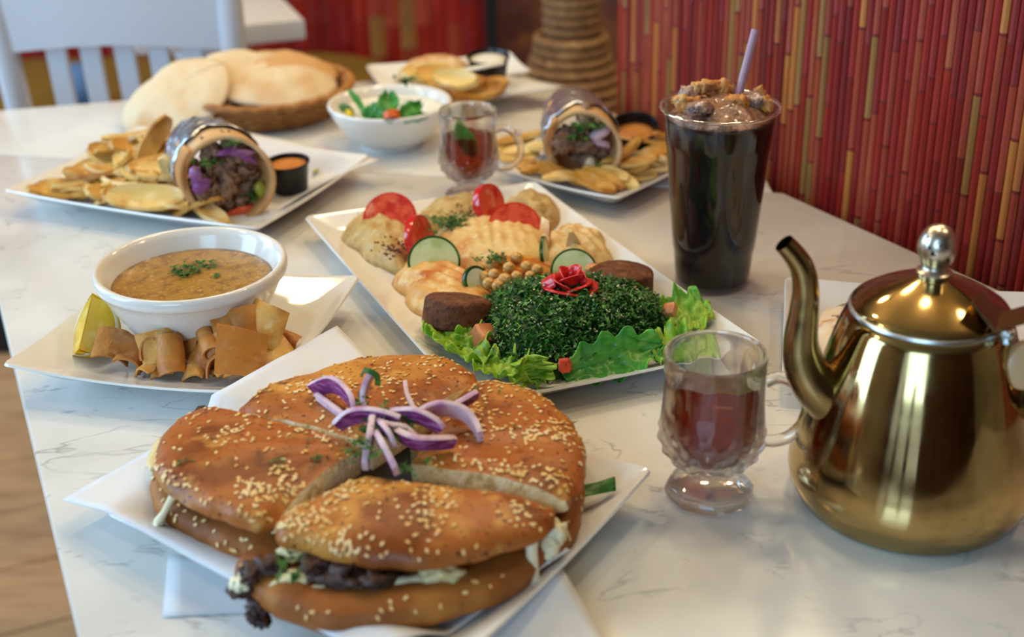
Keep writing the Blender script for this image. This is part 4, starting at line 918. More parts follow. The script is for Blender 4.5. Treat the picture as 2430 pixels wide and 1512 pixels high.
# tabbouleh
rg = random.Random(31)
tabp = [Vector((p.x, p.y, 0)) for p in pxs([(1150, 730), (1145, 790), (1160, 845), (1215, 875), (1290, 893), (1380, 868), (1480, 840), (1560, 805), (1590, 765)], .012) + pxs([(1585, 730), (1530, 695), (1450, 690), (1360, 690), (1250, 690), (1180, 695)], .020)]
tc = sum(tabp, Vector()) / len(tabp); tpol = sorted([(atan2((p - tc).y, (p - tc).x), (p - tc).length) for p in tabp]); tpol = [(tpol[-1][0] - 2 * pi, tpol[-1][1])] + tpol + [(tpol[0][0] + 2 * pi, tpol[0][1])]
def tabR(a):
    for (a0, r0), (a1, r1) in zip(tpol[:-1], tpol[1:]):
        if a0 <= a <= a1: t = (a - a0) / max(1e-6, a1 - a0); return r0 + (r1 - r0) * t
    return tpol[0][1]
def tab_z(a, q): return TZ + 0.009 + 0.034 * (1 - q ** 3.2) ** 0.8 + 0.009 * nz(tc.x + cos(a) * q * 4.5, sin(a) * q * 4.5) * (1 - q ** 4)
g = G(); g.rings([[Vector((tc.x + tabR(-pi + 2 * pi * j / 48) * q * cos(-pi + 2 * pi * j / 48), tc.y + tabR(-pi + 2 * pi * j / 48) * q * sin(-pi + 2 * pi * j / 48), tab_z(-pi + 2 * pi * j / 48, q) - 0.003)) for j in range(48)] for q in (1, .93, .85, .75, .6, .45, .3, .15, .01)])
for _ in range(3600):
    a = rg.uniform(-pi, pi); q = sqrt(rg.uniform(0, 1.04)); q = min(q, 1.0); r = tabR(a) * q
    leaf_bits(g, (tc.x + r * cos(a), tc.y + r * sin(a), tab_z(a, q) + rg.uniform(-.002, .004)), 0.0062, 3, rg, flat=1.5, alt=(.16, 2))
for _ in range(760):
    a = rg.uniform(-pi, pi); q = sqrt(rg.uniform(0, 1)); r = tabR(a) * q
    g.blob((tc.x + r * cos(a), tc.y + r * sin(a), tab_z(a, q) + rg.uniform(.001, .0048)), (rg.uniform(.0007, .0013), rg.uniform(.0008, .0016), .0009), None, 1, 0.2, mi=1)
stuff(tag(g.build('tabbouleh', [tab_m, bulgur_m, parsley_l], ang=40), 'dark green tabbouleh mound of chopped parsley and bulgur on the platter', 'salad'))
for k, (x, y, z, lab, m) in enumerate([(1146, 800, .022, 'pinkish diced tomato cube left of the tabbouleh', dice_m), (1340, 868, .02, 'red tomato dice in the front of the tabbouleh', tom_flesh), (1590, 735, .03, 'pale diced vegetable at the right end of the tabbouleh', dice_m), (1405, 640, .036, 'small brown tomato dice behind the rose', dice_m)]):
    g = G(); g.box((0, 0, 0), (.0085 if k == 0 else .005,) * 3, bev=.002); M = Euler((.5 + k, .3, .6 + k)).to_matrix(); g.v = [P(x, y, z) + M @ (v * (1 + .1 * nz(v.x * 300, v.y * 300, k))) for v in g.v]; tag(g.build('tomato_dice', m), lab, 'tomato')
# tomato rose
rc = P(1353, 700, .040)
t = thing('tomato_rose', 'red tomato peel rose set on top of the tabbouleh', 'garnish', rc)
for k in range(9):
    a0 = k * 2.3 + .5; r0 = 0.004 + 0.0014 * k; wd = 1.5 - 0.03 * k; hh = 0.011 - 0.0005 * k
    def f(u, v, a0=a0, r0=r0, wd=wd, hh=hh, k=k):
        a = a0 + (u - .5) * wd * 2; e = sin(pi * u) ** 0.5
        r = r0 + (0.0035 + 0.0006 * k) * v ** 2 + 0.0012 * sin(5 * u + k) * v
        return rc + Vector((r * cos(a), r * sin(a), 0.003 + 0.012 * (1 - k / 9) * 0.9 + hh * (v * e) - (0.003 * v ** 4 if k > 4 else 0)))
    g = G(); g.sheet(f, 14, 6, 0.0011); g.build('petal', rose_m, t, ang=None)
g = G(); g.sheet(lambda u, v: rc + Vector((-0.012 - 0.012 * u, -0.003 + 0.014 * (v - .5) + .006 * u, 0.012 + 0.006 * v - 0.01 * u + 0.004 * sin(pi * v))), 8, 6, 0.0011); g.build('petal', rose_m, t, ang=None)
# lettuce leaves
def lettuce(base, tip, width, m, label, cup=0.5, ruf=0.004, seed=0, side=None, freq=5, roll=0.0, thick=0.0009):
    b, tp = Vector(base), Vector(tip); d = tp - b; L = d.length; d.normalize()
    sd = Vector(side) if side else d.cross(Vector((0, 0, 1))); sd = (sd - d * sd.dot(d)).normalized(); up = sd.cross(d)
    if up.z < 0: up = -up
    def f(u, v):
        s = (v - .5) * 2; w = width * (sin(pi * min(1, 0.10 + 0.86 * u)) ** 0.65) * 0.5
        ed = abs(s) ** 2.6
        z = cup * w * s * s + ruf * ed * sin(freq * 2 * pi * u + seed + (1.5 if s > 0 else 0)) + ruf * .5 * ed * sin(freq * 4.7 * pi * u + seed * 2)
        z += 0.0042 * nz(u * 7 + seed, s * 3.2, seed) + 0.0022 * nz(u * 18 + seed, s * 8, seed) - 0.0012 * math.exp(-(s / .08) ** 2)
        ang = roll * s
        return b + d * (L * u + 0.0006 * ed * sin(freq * 9 * u + seed)) + sd * (w * s * cos(ang) + 0.003 * ed * sin(freq * 7 * u + seed) * (1 if s > 0 else -1)) + up * (z + w * abs(s) * sin(abs(ang)))
    g = G(); g.sheet(f, 44, 18, thick); 
    zmin = min(v.z for v in g.v)
    if zmin < TZ + .0085: g.v = [v + Vector((0, 0, (TZ + .0085 - v.z) if v.z < TZ + .0085 else 0)) for v in g.v]
    tag(g.build('lettuce_leaf', m, ang=None), label, 'lettuce')
lettuce(P(1032, 775, .022), P(1150, 862, .016), .040, lettuce_m, 'frilly light green lettuce leaf below the left falafel', cup=.5, ruf=.005, seed=1, freq=4)
lettuce(P(1120, 780, .024), P(1118, 850, .012), .022, lettuce_m, 'yellow green lettuce rib beside the pinkish tomato cube', cup=.7, ruf=.003, seed=2, freq=3)
lettuce(P(1130, 862, .014), P(1285, 905, .014), .036, lettuce_m, 'crinkled lettuce leaf at the front left corner of the tabbouleh', cup=.4, ruf=.006, seed=4, freq=4)
lettuce(P(1248, 845, .034), P(1255, 912, .012), .034, lettuce_m, 'small bright lettuce leaf curling upright at the platter front', cup=.5, ruf=.005, seed=6, freq=3)
lettuce(P(1335, 888, .012), P(1572, 815, .022), .036, lettuce_d, 'long deep green lettuce leaf cupping the front right of the tabbouleh', cup=.7, ruf=.003, seed=8, freq=4, side=(0.25, 0.75, 0.85))
lettuce(P(1555, 850, .016), P(1690, 830, .016), .050, lettuce_m, 'light green lettuce leaf seen through the rim of the front tea mug', cup=.5, ruf=.005, seed=3, freq=4)
lettuce(P(1570, 760, .018), P(1690, 735, .026), .050, lettuce_m, 'broad frilly lettuce leaf right of the tabbouleh', cup=.25, ruf=.0035, seed=5, freq=3, side=(-.1, .9, .32))

# ================================================================== glass mugs of tea
def mug(c, s, label, tea, tlabel, fill, mat_tea, hdir, gname):
    c = Vector(c); t = thing('tea_mug', label, 'mug', c)
    outer = [(0.0265, 0.0), (0.0285, 0.0015), (0.029, 0.0055), (0.0265, 0.009), (0.0185, 0.013), (0.0145, 0.0165), (0.017, 0.0205), (0.0245, 0.027), (0.030, 0.034), (0.0335, 0.042), (0.0345, 0.050), (0.0335, 0.060), (0.0325, 0.072), (0.0322, 0.084), (0.0325, 0.096), (0.0328, 0.1035), (0.0322, 0.1055)]
    inner = [(0.0306, 0.1057), (0.0298, 0.104), (0.0293, 0.094), (0.0288, 0.080), (0.0288, 0.066), (0.0288, 0.052), (0.0275, 0.042), (0.0235, 0.034), (0.016, 0.0275), (0.006, 0.0255), (0.0002, 0.0252)]
    def fac(r, z, a):
        z0 = z / 0.1
        if z < 0.0105: r *= 1 - 0.045 * abs(sin(a * 4)) ** 1.0 + 0.02
        elif 0.02 < z < 0.056: r += 0.0012 * cos(a * 14 + z * 420) * sin(pi * (z - .02) / .036) + 0.0012 * cos(a * 14 - z * 420) * sin(pi * (z - .02) / .036)
        elif 0.058 < z < 0.098: r += -0.0009 * abs(cos(a * 5)) ** 3 * sin(pi * (z - .058) / .04)
        return r, z
    # resample the outer profile so the cut pattern shows
    oz = []
    for (r0, z0), (r1, z1) in zip(outer[:-1], outer[1:]):
        k = max(1, int((z1 - z0) / 0.0018)); oz += [(r0 + (r1 - r0) * i / k, z0 + (z1 - z0) * i / k) for i in range(k)]
    oz.append(outer[-1])
    g = G(); g.lathe([(r * s, z * s) for r, z in oz], c, 112, fn=lambda r, z, a: tuple(q * s for q in fac(r / s, z / s, a)), cap1=False)
    n0 = len(g.v) - 112
    # join the inner wall to the last outer ring
    rings_in = [[c + Vector((r * s * cos(2 * pi * j / 112), r * s * sin(2 * pi * j / 112), z * s)) for j in range(112)] for r, z in inner]
    o = len(g.v)
    for rr_ in rings_in: g.v += rr_
    for i in range(len(inner)):
        a_ = n0 if i == 0 else o + (i - 1) * 112; b_ = o + i * 112
        for j in range(112): k = (j + 1) % 112; g.f.append([a_ + j, a_ + k, b_ + k, b_ + j]); g.m.append(0)
    g.f.append([o + (len(inner) - 1) * 112 + j for j in range(112)]); g.m.append(0)
    g.build('glass_body', glass_m, t, ang=60)
    h = Vector((hdir[0], hdir[1], 0)).normalized()
    def q(x, z): return c + h * (x * s) + Vector((0, 0, z * s))
    pts = catmull([q(0.0325, 0.0835), q(0.042, 0.0865), q(0.053, 0.0805), q(0.0605, 0.067), q(0.0585, 0.052), q(0.050, 0.0425), q(0.041, 0.0395), q(0.0335, 0.0405)], 6)
    g = G(); g.tube(pts, [0.0042 * s] * len(pts), 16); g.build('handle', glass_m, t, ang=60)
    g = G(); g.blob(q(0.0575, 0.0815), (0.0045 * s, 0.0038 * s, 0.004 * s), None, 2, 0.08); g.build('thumb_rest', glass_m, t, ang=None)
    # tea inside
    pr = []
    for r, z in inner[::-1]:
        if z < fill: pr.append((max(r - 0.0004, 0.0002) * s, (z + 0.0004) * s))
    rt = 0.0288 if fill < .084 else 0.0291
    pr += [((rt - 0.0004) * s, (fill - 0.0006) * s), ((rt - 0.0012) * s, fill * s), (0.0003, fill * s)]
    g = G(); g.lathe(pr, c, 72); tag(g.build('tea', mat_tea, ang=60), tlabel, 'tea')
MC = P(1685, 1190, 0.0); MC = Vector((0.128, 0.7525, TZ + 0.0006))
mug(MC, 1.0, 'clear cut glass mug of dark tea beside the brass teapot', None, 'dark red tea in the glass mug by the teapot', 0.074, tea_dark, (1.0, 0.0), 'a')
M2 = Vector((-0.040, 1.312, TZ + 0.0006))
mug(M2, 0.90, 'small glass tea mug with a mint leaf standing behind the platter', None, 'red tea with mint in the glass behind the platter', 0.075, tea_m, (0.95, -0.25), 'b')
g = G(); g.sheet(lambda u, v: P(1085 + 45 * u, 400 - 95 * u * 0 - 105 * (1 - u), .05 + .025 * (1 - u)) * 0 + PY(1088 + 35 * u, 292 + 85 * u, 1.298) + Vector(((v - .5) * 0.020 * sin(pi * min(1, .1 + .85 * u)), .004 * sin(pi * v), 0.0)), 10, 6, 0.0008); tag(g.build('mint_leaf', mint_m, ang=None), 'dark mint leaf dipped in the tea glass behind the platter', 'mint')

# ================================================================== tall plastic cup of dark drink
CC = Vector((0.1785, 1.0915, TZ))
t = thing('plastic_cup', 'tall clear plastic cup of black drink topped with walnuts', 'cup', CC)
def cup_r(z): return 0.0325 + (0.0462 - 0.0325) * (z / 0.16) + (0.0008 if z > 0.035 else 0) + (0.0007 if z > 0.128 else 0)
zs = [0, 0.0015, 0.004, 0.012, 0.024, 0.034, 0.036, 0.05, 0.08, 0.11, 0.126, 0.130, 0.134, 0.150, 0.158]
prof = [(cup_r(0) - 0.004, 0.002), (cup_r(0) - 0.002, 0.0)] + [(cup_r(z), z) for z in zs[1:]] + [(0.0474, 0.1590), (0.0476, 0.1605), (0.0468, 0.161)] + [(cup_r(z) - 0.0007, z) for z in zs[::-1][1:-2]] + [(0.0002, 0.0045)]
g = G(); g.lathe(prof, CC, 72); g.build('cup_wall', plastic_m, t, ang=50)
g = G(); n = 72; RR = [[CC + Vector(((0.0494 + .0017 * cos(b)) * cos(2 * pi * j / n), (0.0494 + .0017 * cos(b)) * sin(2 * pi * j / n), .1612 + .0015 * sin(b))) for b in [2 * pi * q / 10 for q in range(10)]] for j in range(n + 1)]; g.rings(RR, True, False, False); g.build('rolled_rim', glass_m, t, ang=None)
g = G(); g.lathe([(0.001, 0.006), (cup_r(.006) - .0016, 0.006)] + [(cup_r(z) - 0.0011, z) for z in (0.012, 0.024, 0.034, 0.036, 0.05, 0.08, 0.11, 0.126, 0.130, 0.134, 0.150)] + [(cup_r(.152) - .003, 0.152), (0.001, 0.152)], CC, 64); tag(g.build('dark_drink', drink_m, ang=50), 'nearly black drink filling the tall plastic cup', 'drink')
rg = random.Random(44)
g = G(); rr = []
for k in range(13):
    q = 1 - k / 12
    rr.append([CC + Vector((0.0435 * max(q, .01) * cos(2 * pi * j / 40), 0.0435 * max(q, .01) * sin(2 * pi * j / 40), 0.1525 + 0.016 * (1 - q ** 2.5) + 0.005 * nz(q * cos(2 * pi * j / 40) * 3, q * sin(2 * pi * j / 40) * 3, 3) * (q < 1))) for j in range(40)])
g.rings(rr); tag(g.build('ice_topping', froth_m, ang=None), 'crushed brown ice heaped on top of the dark drink', 'ice')
for k, (x, y, z, s) in enumerate([(1680, 205, .184, .010), (1650, 215, .182, .008), (1715, 213, .182, .009), (1625, 250, .172, .010), (1600, 240, .170, .007), (1645, 268, .166, .009), (1800, 228, .172, .009), (1825, 248, .168, .008), (1760, 260, .172, .010), (1745, 240, .176, .009), (1690, 220, .180, .008)]):
    g = G(); g.blob((0, 0, 0), (s, s * .72, s * .6), Euler((k, k * .7, k * 1.3)), 3, 0.5, 2.6, k * 5 + 2); p = PY(x, y, CC.y + (-.01 if y > 235 else .012))
    dz = 0; d = (p - CC); r = hypot(d.x, d.y)
    if r > .038: p.x = CC.x + d.x * .038 / r; p.y = CC.y + d.y * .038 / r
    p.z = CC.z + min(.184, max(.166, p.z - CC.z)) if r < .03 else CC.z + max(.160, min(.172, p.z - CC.z))
    g.v = [p + v for v in g.v]; tag(g.build('walnut', nut_m, ang=None), 'walnut piece on the crushed ice of the dark drink', 'nut', 'walnuts on the dark drink')
for k in range(4):
    g = G(); g.blob(CC + Vector((0.030 * cos(k * 1.3), 0.028 * sin(k * 1.3) - .004, 0.167)), (.011, .009, .006), Euler((k, k, 0)), 3, .5, 2.4, k); tag(g.build('ice_cube', ice_m, ang=None), 'rounded ice lump among the walnuts of the dark drink', 'ice', 'ice lumps on the dark drink')
s0 = PY(1755, 215, CC.y + .01); s1 = PY(1793, 70, CC.y + .02); s00 = s0 + (s0 - s1) * 0.45
g = G(); g.tube([s00, s0, s1], 0.0036, 16, cap=False); g.tube([s1, s0, s00], 0.0031, 16, cap=False); tag(g.build('straw', straw_m), 'translucent pink straw standing in the tall dark drink', 'straw')

# ================================================================== brass teapot
TP = Vector((0.257, 0.746, TZ))
t = thing('teapot', 'brass teapot with an egg shaped silver knob and curved spout', 'teapot', TP)
body = [(0.0, 0.0), (0.060, 0.0), (0.0685, 0.001), (0.0715, 0.004), (0.0725, 0.007), (0.0765, 0.014), (0.0780, 0.0225), (0.0775, 0.030), (0.0745, 0.044), (0.0705, 0.059), (0.0662, 0.077), (0.0620, 0.094), (0.0578, 0.110), (0.0540, 0.1225), (0.0514, 0.1295), (0.0494, 0.1332), (0.0470, 0.1350)]
g = G(); g.lathe([(max(r, .0002), z) for r, z in body] + [(0.043, 0.1345), (0.0002, 0.1335)], TP, 96); g.build('body', brass, t, ang=35)
g = G(); g.lathe([(0.0462, 0.1348), (0.0484, 0.1352), (0.0490, 0.1365), (0.0484, 0.1378), (0.0462, 0.1384)], TP, 96, cap0=False, cap1=False); g.build('lid_ring', steel, t)
lid = [(0.0468, 0.1375), (0.0474, 0.1386), (0.0466, 0.1400), (0.0430, 0.1426), (0.0380, 0.1458), (0.0320, 0.1492), (0.0255, 0.1524), (0.0190, 0.1550), (0.0130, 0.1572), (0.0095, 0.1590), (0.0070, 0.1602), (0.0002, 0.1606)]
g = G(); g.lathe(lid, TP, 96, cap0=False); lido = g.build('lid', brass, t, ang=40)
kn = [(0.0098, 0.1590), (0.0108, 0.1604), (0.0108, 0.1622), (0.0082, 0.1638), (0.0076, 0.1653), (0.0086, 0.1668), (0.0100, 0.1700), (0.0112, 0.1742), (0.0117, 0.1782), (0.0112, 0.1824), (0.0098, 0.1862), (0.0072, 0.1894), (0.0040, 0.1913), (0.0004, 0.1919)]
g = G(); g.lathe(kn, TP, 48); g.build('knob', silver, lido)
# spout, in the vertical plane through the pot axis
ys = TP.y - 0.006
sp = [(2075, 985), (2010, 965), (1955, 930), (1915, 880), (1900, 820), (1907, 745), (1912, 690), (1905, 640), (1885, 605), (1860, 577)]
pts = catmull([PY(x, y, ys + 0.012 * max(0, (x - 1990) / 90)) for x, y in sp], 6)
rad0 = [0.021, 0.019, 0.0165, 0.0135, 0.0110, 0.0090, 0.0080, 0.0074, 0.0068, 0.0062]
rad = []
for i in range(len(pts)):
    u = i / 6; k = min(int(u), 8); f_ = u - k; rad.append(rad0[k] + (rad0[k + 1] - rad0[k]) * f_)
g = G(); g.tube(pts, rad, 28, cap=False); g.tube(pts[::-1], [r * .88 for r in rad[::-1]], 28, cap=False); sp_o = g.build('spout', brass_d, t, ang=50)
# hinge bracket, rivet and handle at the right
def bar(g, a, b, w, th, up=(0, 0, 1)):
    a, b = Vector(a), Vector(b); d = (b - a).normalized(); u = Vector(up); u = (u - d * u.dot(d)).normalized(); s_ = d.cross(u)
    M = Matrix((d, s_, u)).transposed(); g.box((a + b) / 2, ((b - a).length / 2, w / 2, th / 2), M, bev=th * .3)
hy = TP.y - 0.012
g = G(); g.sheet(lambda u, v: P(2306 + 58 * u, 720 + 70 * u, .1575 - .014 * u) + Vector((0.012 * v, 0.020 * v, -0.002 * v)), 8, 4, 0.0016); g.sheet(lambda u, v: P(2364 + 80 * u, 790 - 24 * u, .1435 - .001 * u) + Vector((0.004 * v, 0.020 * v, .001)), 5, 4, 0.0016)
g.build('hinge_plate', brass_d, t)
g = G(); g.sheet(lambda u, v: P(2374 + 34 * u, 785 + 34 * v * sin(pi * (.18 + .64 * u)), .1425 - .0075 * v), 8, 5, 0.002); hp = g.build('hinge_lug', steel, t)
g = G(); g.blob(P(2396, 797, .1405), (.0028, .0016, .0028), None, 2, 0); g.build('rivet', steel, hp, ang=None)
g = G(); c0 = PY(2425, 862, hy - 0.02)
g.lathe([(0.004, -0.006), (0.0125, -0.004), (0.0155, 0.001), (0.0150, 0.006), (0.0110, 0.0095), (0.004, 0.0105)], c0, 32, M=facing((0.3, -1, 0.15))); g.build('handle_knob', knob_cream, t)
g = G(); c1 = PY(2428, 952, hy - 0.014); M1 = facing((0.85, -0.5, 0.05))
g.lathe([(0.020, -0.014), (0.0195, -0.006), (0.0170, -0.003), (0.0150, 0.002), (0.0105, 0.003), (0.0105, 0.010), (0.009, 0.011), (0.0085, 0.004)], c1, 32, M=M1); g.build('handle_socket', brass_d, t, ang=40)
hp_ = catmull([c1 + M1 @ Vector((0, 0, 0.006)), c1 + Vector((0.03, -.012, .004)), c1 + Vector((0.05, -.016, .022)), c1 + Vector((0.048, -.016, .045)), c0 + Vector((0.025, 0, .016)), c0 + Vector((.008, 0.004, 0.004))], 5)
g = G(); g.tube(hp_, 0.006, 14); g.build('handle', brass_d, t)

# toasted bread on the plate behind the pot
toast_m = mat('toasted_bread', '#e2c39a', rough=0.6, layers=[(38, '#b3642a', 0.54, 0.62, 3), (60, '#5a1f10', 0.63, 0.69, 2), (24, '#efe0c4', 0.55, 0.7, 2)], bump=(100, .3))
mound('toasted_flatbread', pxs([(1935, 760), (1960, 735), (2040, 715), (2150, 730), (2160, 820), (2080, 880), (1990, 860), (1940, 820)], .012), 0.007, 0.016, toast_m, 'toasted flatbread with browned spots on the plate behind the teapot', 'bread', pw=4, lump=.002)

# ================================================================== fries, wraps and sauce cups
def fry(c, L, W, T, M, pale, label, group, bend=0.25, seed=0):
    def f(u, v):
        a = (u - .5) * 2; b = (v - .5) * 2; w = W * (1 - abs(a) ** 2.6 * .85) ** .6
        return Vector(c) + M @ Vector((a * L, b * w, bend * L * a * a + 0.25 * w * b * b + 0.0012 * nz(a * 2 + seed, b * 2)))
    g = G(); g.sheet(f, 12, 6, T)
    zmin = min(v.z for v in g.v)
    if zmin < TZ + .0095: g.v = [v + Vector((0, 0, TZ + .0095 - zmin)) for v in g.v]
    tag(g.build('fried_potato_slice', fry_p if pale else fry_m, ang=60), label, 'fries', group)
rg = random.Random(52)
LF = 'golden fried potato slice in the heap left of the cut wrap'
spots = [(140, 446, .018), (175, 450, .020), (220, 455, .020), (262, 464, .020), (306, 474, .019), (348, 484, .018), (395, 496, .017), (228, 412, .034), (268, 372, .042), (318, 350, .05), (350, 322, .056), (384, 345, .052), (300, 330, .048), (210, 430, .026), (250, 420, .030), (285, 440, .028), (320, 455, .024), (360, 465, .024), (405, 470, .022), (430, 488, .016), (468, 505, .014), (245, 395, .034), (280, 380, .040), (310, 400, .040), (340, 420, .036), (300, 360, .044), (335, 370, .046), (365, 395, .044), (390, 370, .046), (260, 405, .034), (375, 430, .032), (190, 440, .022), (330, 480, .018), (295, 465, .022), (240, 450, .022), (400, 410, .042), (495, 508, .014), (355, 345, .050), (320, 340, .048)]
for k, (x, y, z) in enumerate(spots):
    fry(P(x, y, z), rg.uniform(.024, .036), rg.uniform(.009, .014), .0045, Euler((rg.uniform(-.5, .7), rg.uniform(-.35, .35), rg.uniform(-.9, .9))).to_matrix(), rg.random() < .4, LF, 'fries on the left plate', rg.uniform(-.2, .35), k)
fry(P(362, 335, .062), .030, .010, .004, facing((.5, -.8, .3), (.3, .5, 1)) @ Matrix.Rotation(1.25, 3, 'Z'), False, 'golden potato slice standing up at the top of the left fries heap', None, .15, 3)
fry(P(350, 470, .030), .040, .014, .005, Euler((.75, 0, -.12)).to_matrix(), True, 'broad pale potato slice lying on the front of the left fries heap', None, .1, 5)
fry(P(425, 435, .034), .028, .010, .005, facing((-.2, -.9, .45)) @ Matrix.Rotation(-1.0, 3, 'Z'), True, 'pale crescent potato slice leaning against the left wrap', None, .5, 8)
fry(P(150, 450, .022), .030, .012, .005, Euler((.5, 0, -.1)).to_matrix(), False, 'golden potato slice at the left tip of the fries heap', None, .1, 9)
RF = 'golden fried potato slice around the wrap behind the tall drink'
spots = [(1215, 340, .022), (1235, 360, .024), (1225, 385, .018), (1250, 395, .016), (1265, 350, .026), (1290, 405, .014), (1320, 415, .013), (1350, 425, .013), (1390, 430, .012), (1430, 440, .010), (1470, 435, .011), (1510, 420, .012), (1550, 405, .014), (1580, 390, .016), (1500, 390, .024), (1535, 370, .026), (1565, 360, .028), (1490, 400, .020), (1440, 420, .016), (1240, 330, .026), (1200, 360, .018), (1270, 400, .016), (1555, 340, .03), (1585, 330, .03), (1410, 445, .010), (1340, 440, .01), (1480, 370, .028)]
for k, (x, y, z) in enumerate(spots):
    fry(P(x, y, z), rg.uniform(.020, .030), rg.uniform(.006, .011), .0042, Euler((rg.uniform(-.4, .6), rg.uniform(-.3, .3), rg.uniform(-.9, .9))).to_matrix(), rg.random() < .35, RF, 'fries on the plate behind the drink', rg.uniform(-.2, .35), k + 50)

def wrap(c, axis, r, L, label, foil_from, fill, seed):
    """c: centre of the open end; axis points from the open end to the back"""
    c = Vector(c); ax = Vector(axis).normalized(); M = facing(ax, (0, 0, 1)); t = thing('flatbread_wrap', label, 'wrap', (c.x, c.y, TZ + .008))
    def pt(rr, a, z): return c + M @ Vector((rr * cos(a), rr * sin(a), z))
    N = 64
    g = G()   # rolled flatbread: a spiral shell with its edge overlapping
    def f(u, v):
        a = -0.6 + u * 2 * pi * 1.22; rr = r * (0.90 + 0.085 * u) * (1 + .02 * nz(a, v * 4, seed)); z = L * v + (0.012 * sin(a + 1.0) - 0.006) * (1 - v) + .002 * nz(a * 2, seed) * (1 - v)
        return pt(rr * (1 - .25 * v * v), a, z)
    g.sheet(f, 60, 14, 0.0045); g.build('flatbread', pita_m, t, ang=None)
    def ff(u, v):
        a = u * 2 * pi; zz = L * (foil_from + (1.02 - foil_from) * v) + .006 * nz(cos(a) * 3, sin(a) * 3, seed) * (1 - v); rr = r * 1.06 * (1 - .25 * (zz / L) ** 2) + .0022 * nz(a * 5, v * 9, seed) + .0016 * nz(a * 14, v * 20, seed)
        return pt(rr, a, zz)
    g = G(); g.sheet(ff, 64, 18, 0.0006); g.build('foil', foil_m, t, ang=None)
    rr_ = random.Random(seed)
    for k in range(26):   # bed of meat
        a = rr_.uniform(0, 2 * pi); q = r * .74 * sqrt(rr_.random()); g = G(); s = rr_.uniform(.008, .014)
        g.blob(pt(q, a, .008 + rr_.uniform(-.003, .005)), (s, s * .62, s * .55), Euler((k, k, k)), 3, .95, 2.3, k + seed); g.build('meat_chunk', meat_l, t, ang=None)
    for (kind, x, y, m, sx, sy, rot) in fill:
        p = c + M @ Vector((-x * r, y * r, -0.002)); g = G(); Mr = M @ Matrix.Rotation(-rot, 3, 'Z')
        if kind == 'herb_leaf': leaf_bits(g, p - ax * .005, sx * 1.2, 14, rr_)
        else: g.blob(p, (sx, sy, .005), Mr, 2, .3, 1.7, x * 7)
        g.build(kind, m, t, ang=None)
    return t
meat_l = mat('shawarma_meat', '#9a765c', rough=0.65, spec=.25, layers=[(90, '#5e3e2e', 0.45, 0.65, 4), (60, '#a5826a', 0.56, 0.7, 3)], bump=(200, 0.5, 0.003))
purple = mat('red_cabbage', '#7c3f7a', rough=0.35, layers=[(50, '#a676a4', 0.5, 0.7, 2)])
pickle = mat('pickle', '#a3a23a', rough=0.3); tomw = mat('tomato_wedge', '#d4552e', rough=0.25, layers=[(50, '#e0784c', .5, .7, 2)])
wrap(P(540, 422, .047), (-0.47, 0.88, 0.03), .0445, .092, 'cut wrap with foil tail showing meat and purple onion on the left plate', .30,
     [('onion_strip', .35, .55, purple, .016, .004, -.2), ('onion_strip', .05, .62, purple, .012, .003, .1), ('onion_strip', -.62, -.05, purple, .010, .008, .6), ('onion_strip', .5, .38, purple, .012, .004, -.6), ('onion_strip', -.7, .2, purple, .006, .010, .2), ('herb_leaf', -.3, .42, parsley_m, .008, 0, 0), ('herb_leaf', .5, -.55, parsley_m, .010, 0, 0), ('herb_leaf', .1, .8, parsley_m, .008, 0, 0), ('tomato_wedge', .2, -.86, tomw, .020, .006, .1), ('pickle_slice', .72, -.42, pickle, .007, .010, .3), ('herb_leaf', -.55, .5, parsley_m, .007, 0, 0)], 5)
wrap(P(1385, 345, .044), (-0.10, 0.97, 0.10), .0385, .085, 'cut wrap in foil with meat and pickles on the plate behind the tall drink', .18,
     [('herb_leaf', -.1, .55, parsley_m, .012, 0, 0), ('herb_leaf', -.2, .25, parsley_m, .012, 0, 0), ('onion_strip', .45, .35, onion_in, .012, .006, .4), ('onion_strip', .5, .05, onion_in, .010, .004, -.4), ('tomato_wedge', -.55, -.75, tomw, .020, .005, -.55), ('pickle_slice', .45, -.75, pickle, .009, .010, .2), ('pickle_slice', .2, -.6, cheese_w, .007, .010, .2), ('herb_leaf', .3, .6, parsley_m, .008, 0, 0)], 9)
def sauce_cup(c, r, h, label, slabel, tilt=None, sl=0.72, m=sauce_m):
    M = facing(tilt or (0, 0, 1), (0, 1, 0.1)); c = Vector(c); g = G()
    g.lathe([(r * .78, 0), (r * .8, 0), (r * .97, h * .9), (r * 1.04, h * .93), (r * 1.04, h), (r * .98, h), (r * .92, h * .9), (r * .75, .002), (.0002, .002)], c, 40, M=M); o = tag(g.build('sauce_cup', black_pl, ang=40), label, 'cup')
    g = G(); g.lathe([(r * .7, h * .2), (r * (.74 + .17 * sl), h * sl - .001), (r * (.74 + .15 * sl), h * sl), (r * .5, h * sl + .001), (.0002, h * sl + .0012)], c, 32, M=M); tag(g.build('sauce', m, ang=None), slabel, 'sauce')
sauce_cup(P(690, 448, .0095), .0225, .031, 'black plastic sauce cup beside the left wrap', 'orange sauce in the cup beside the left wrap', (-.03, -.05, 1), .86)
sauce_cup(P(1505, 352, .014), .0265, .030, 'black plastic sauce cup tilted beside the right wrap', 'orange sauce in the tilted cup behind the tall drink', (-.05, -.32, 1), .62)
rg = random.Random(61)
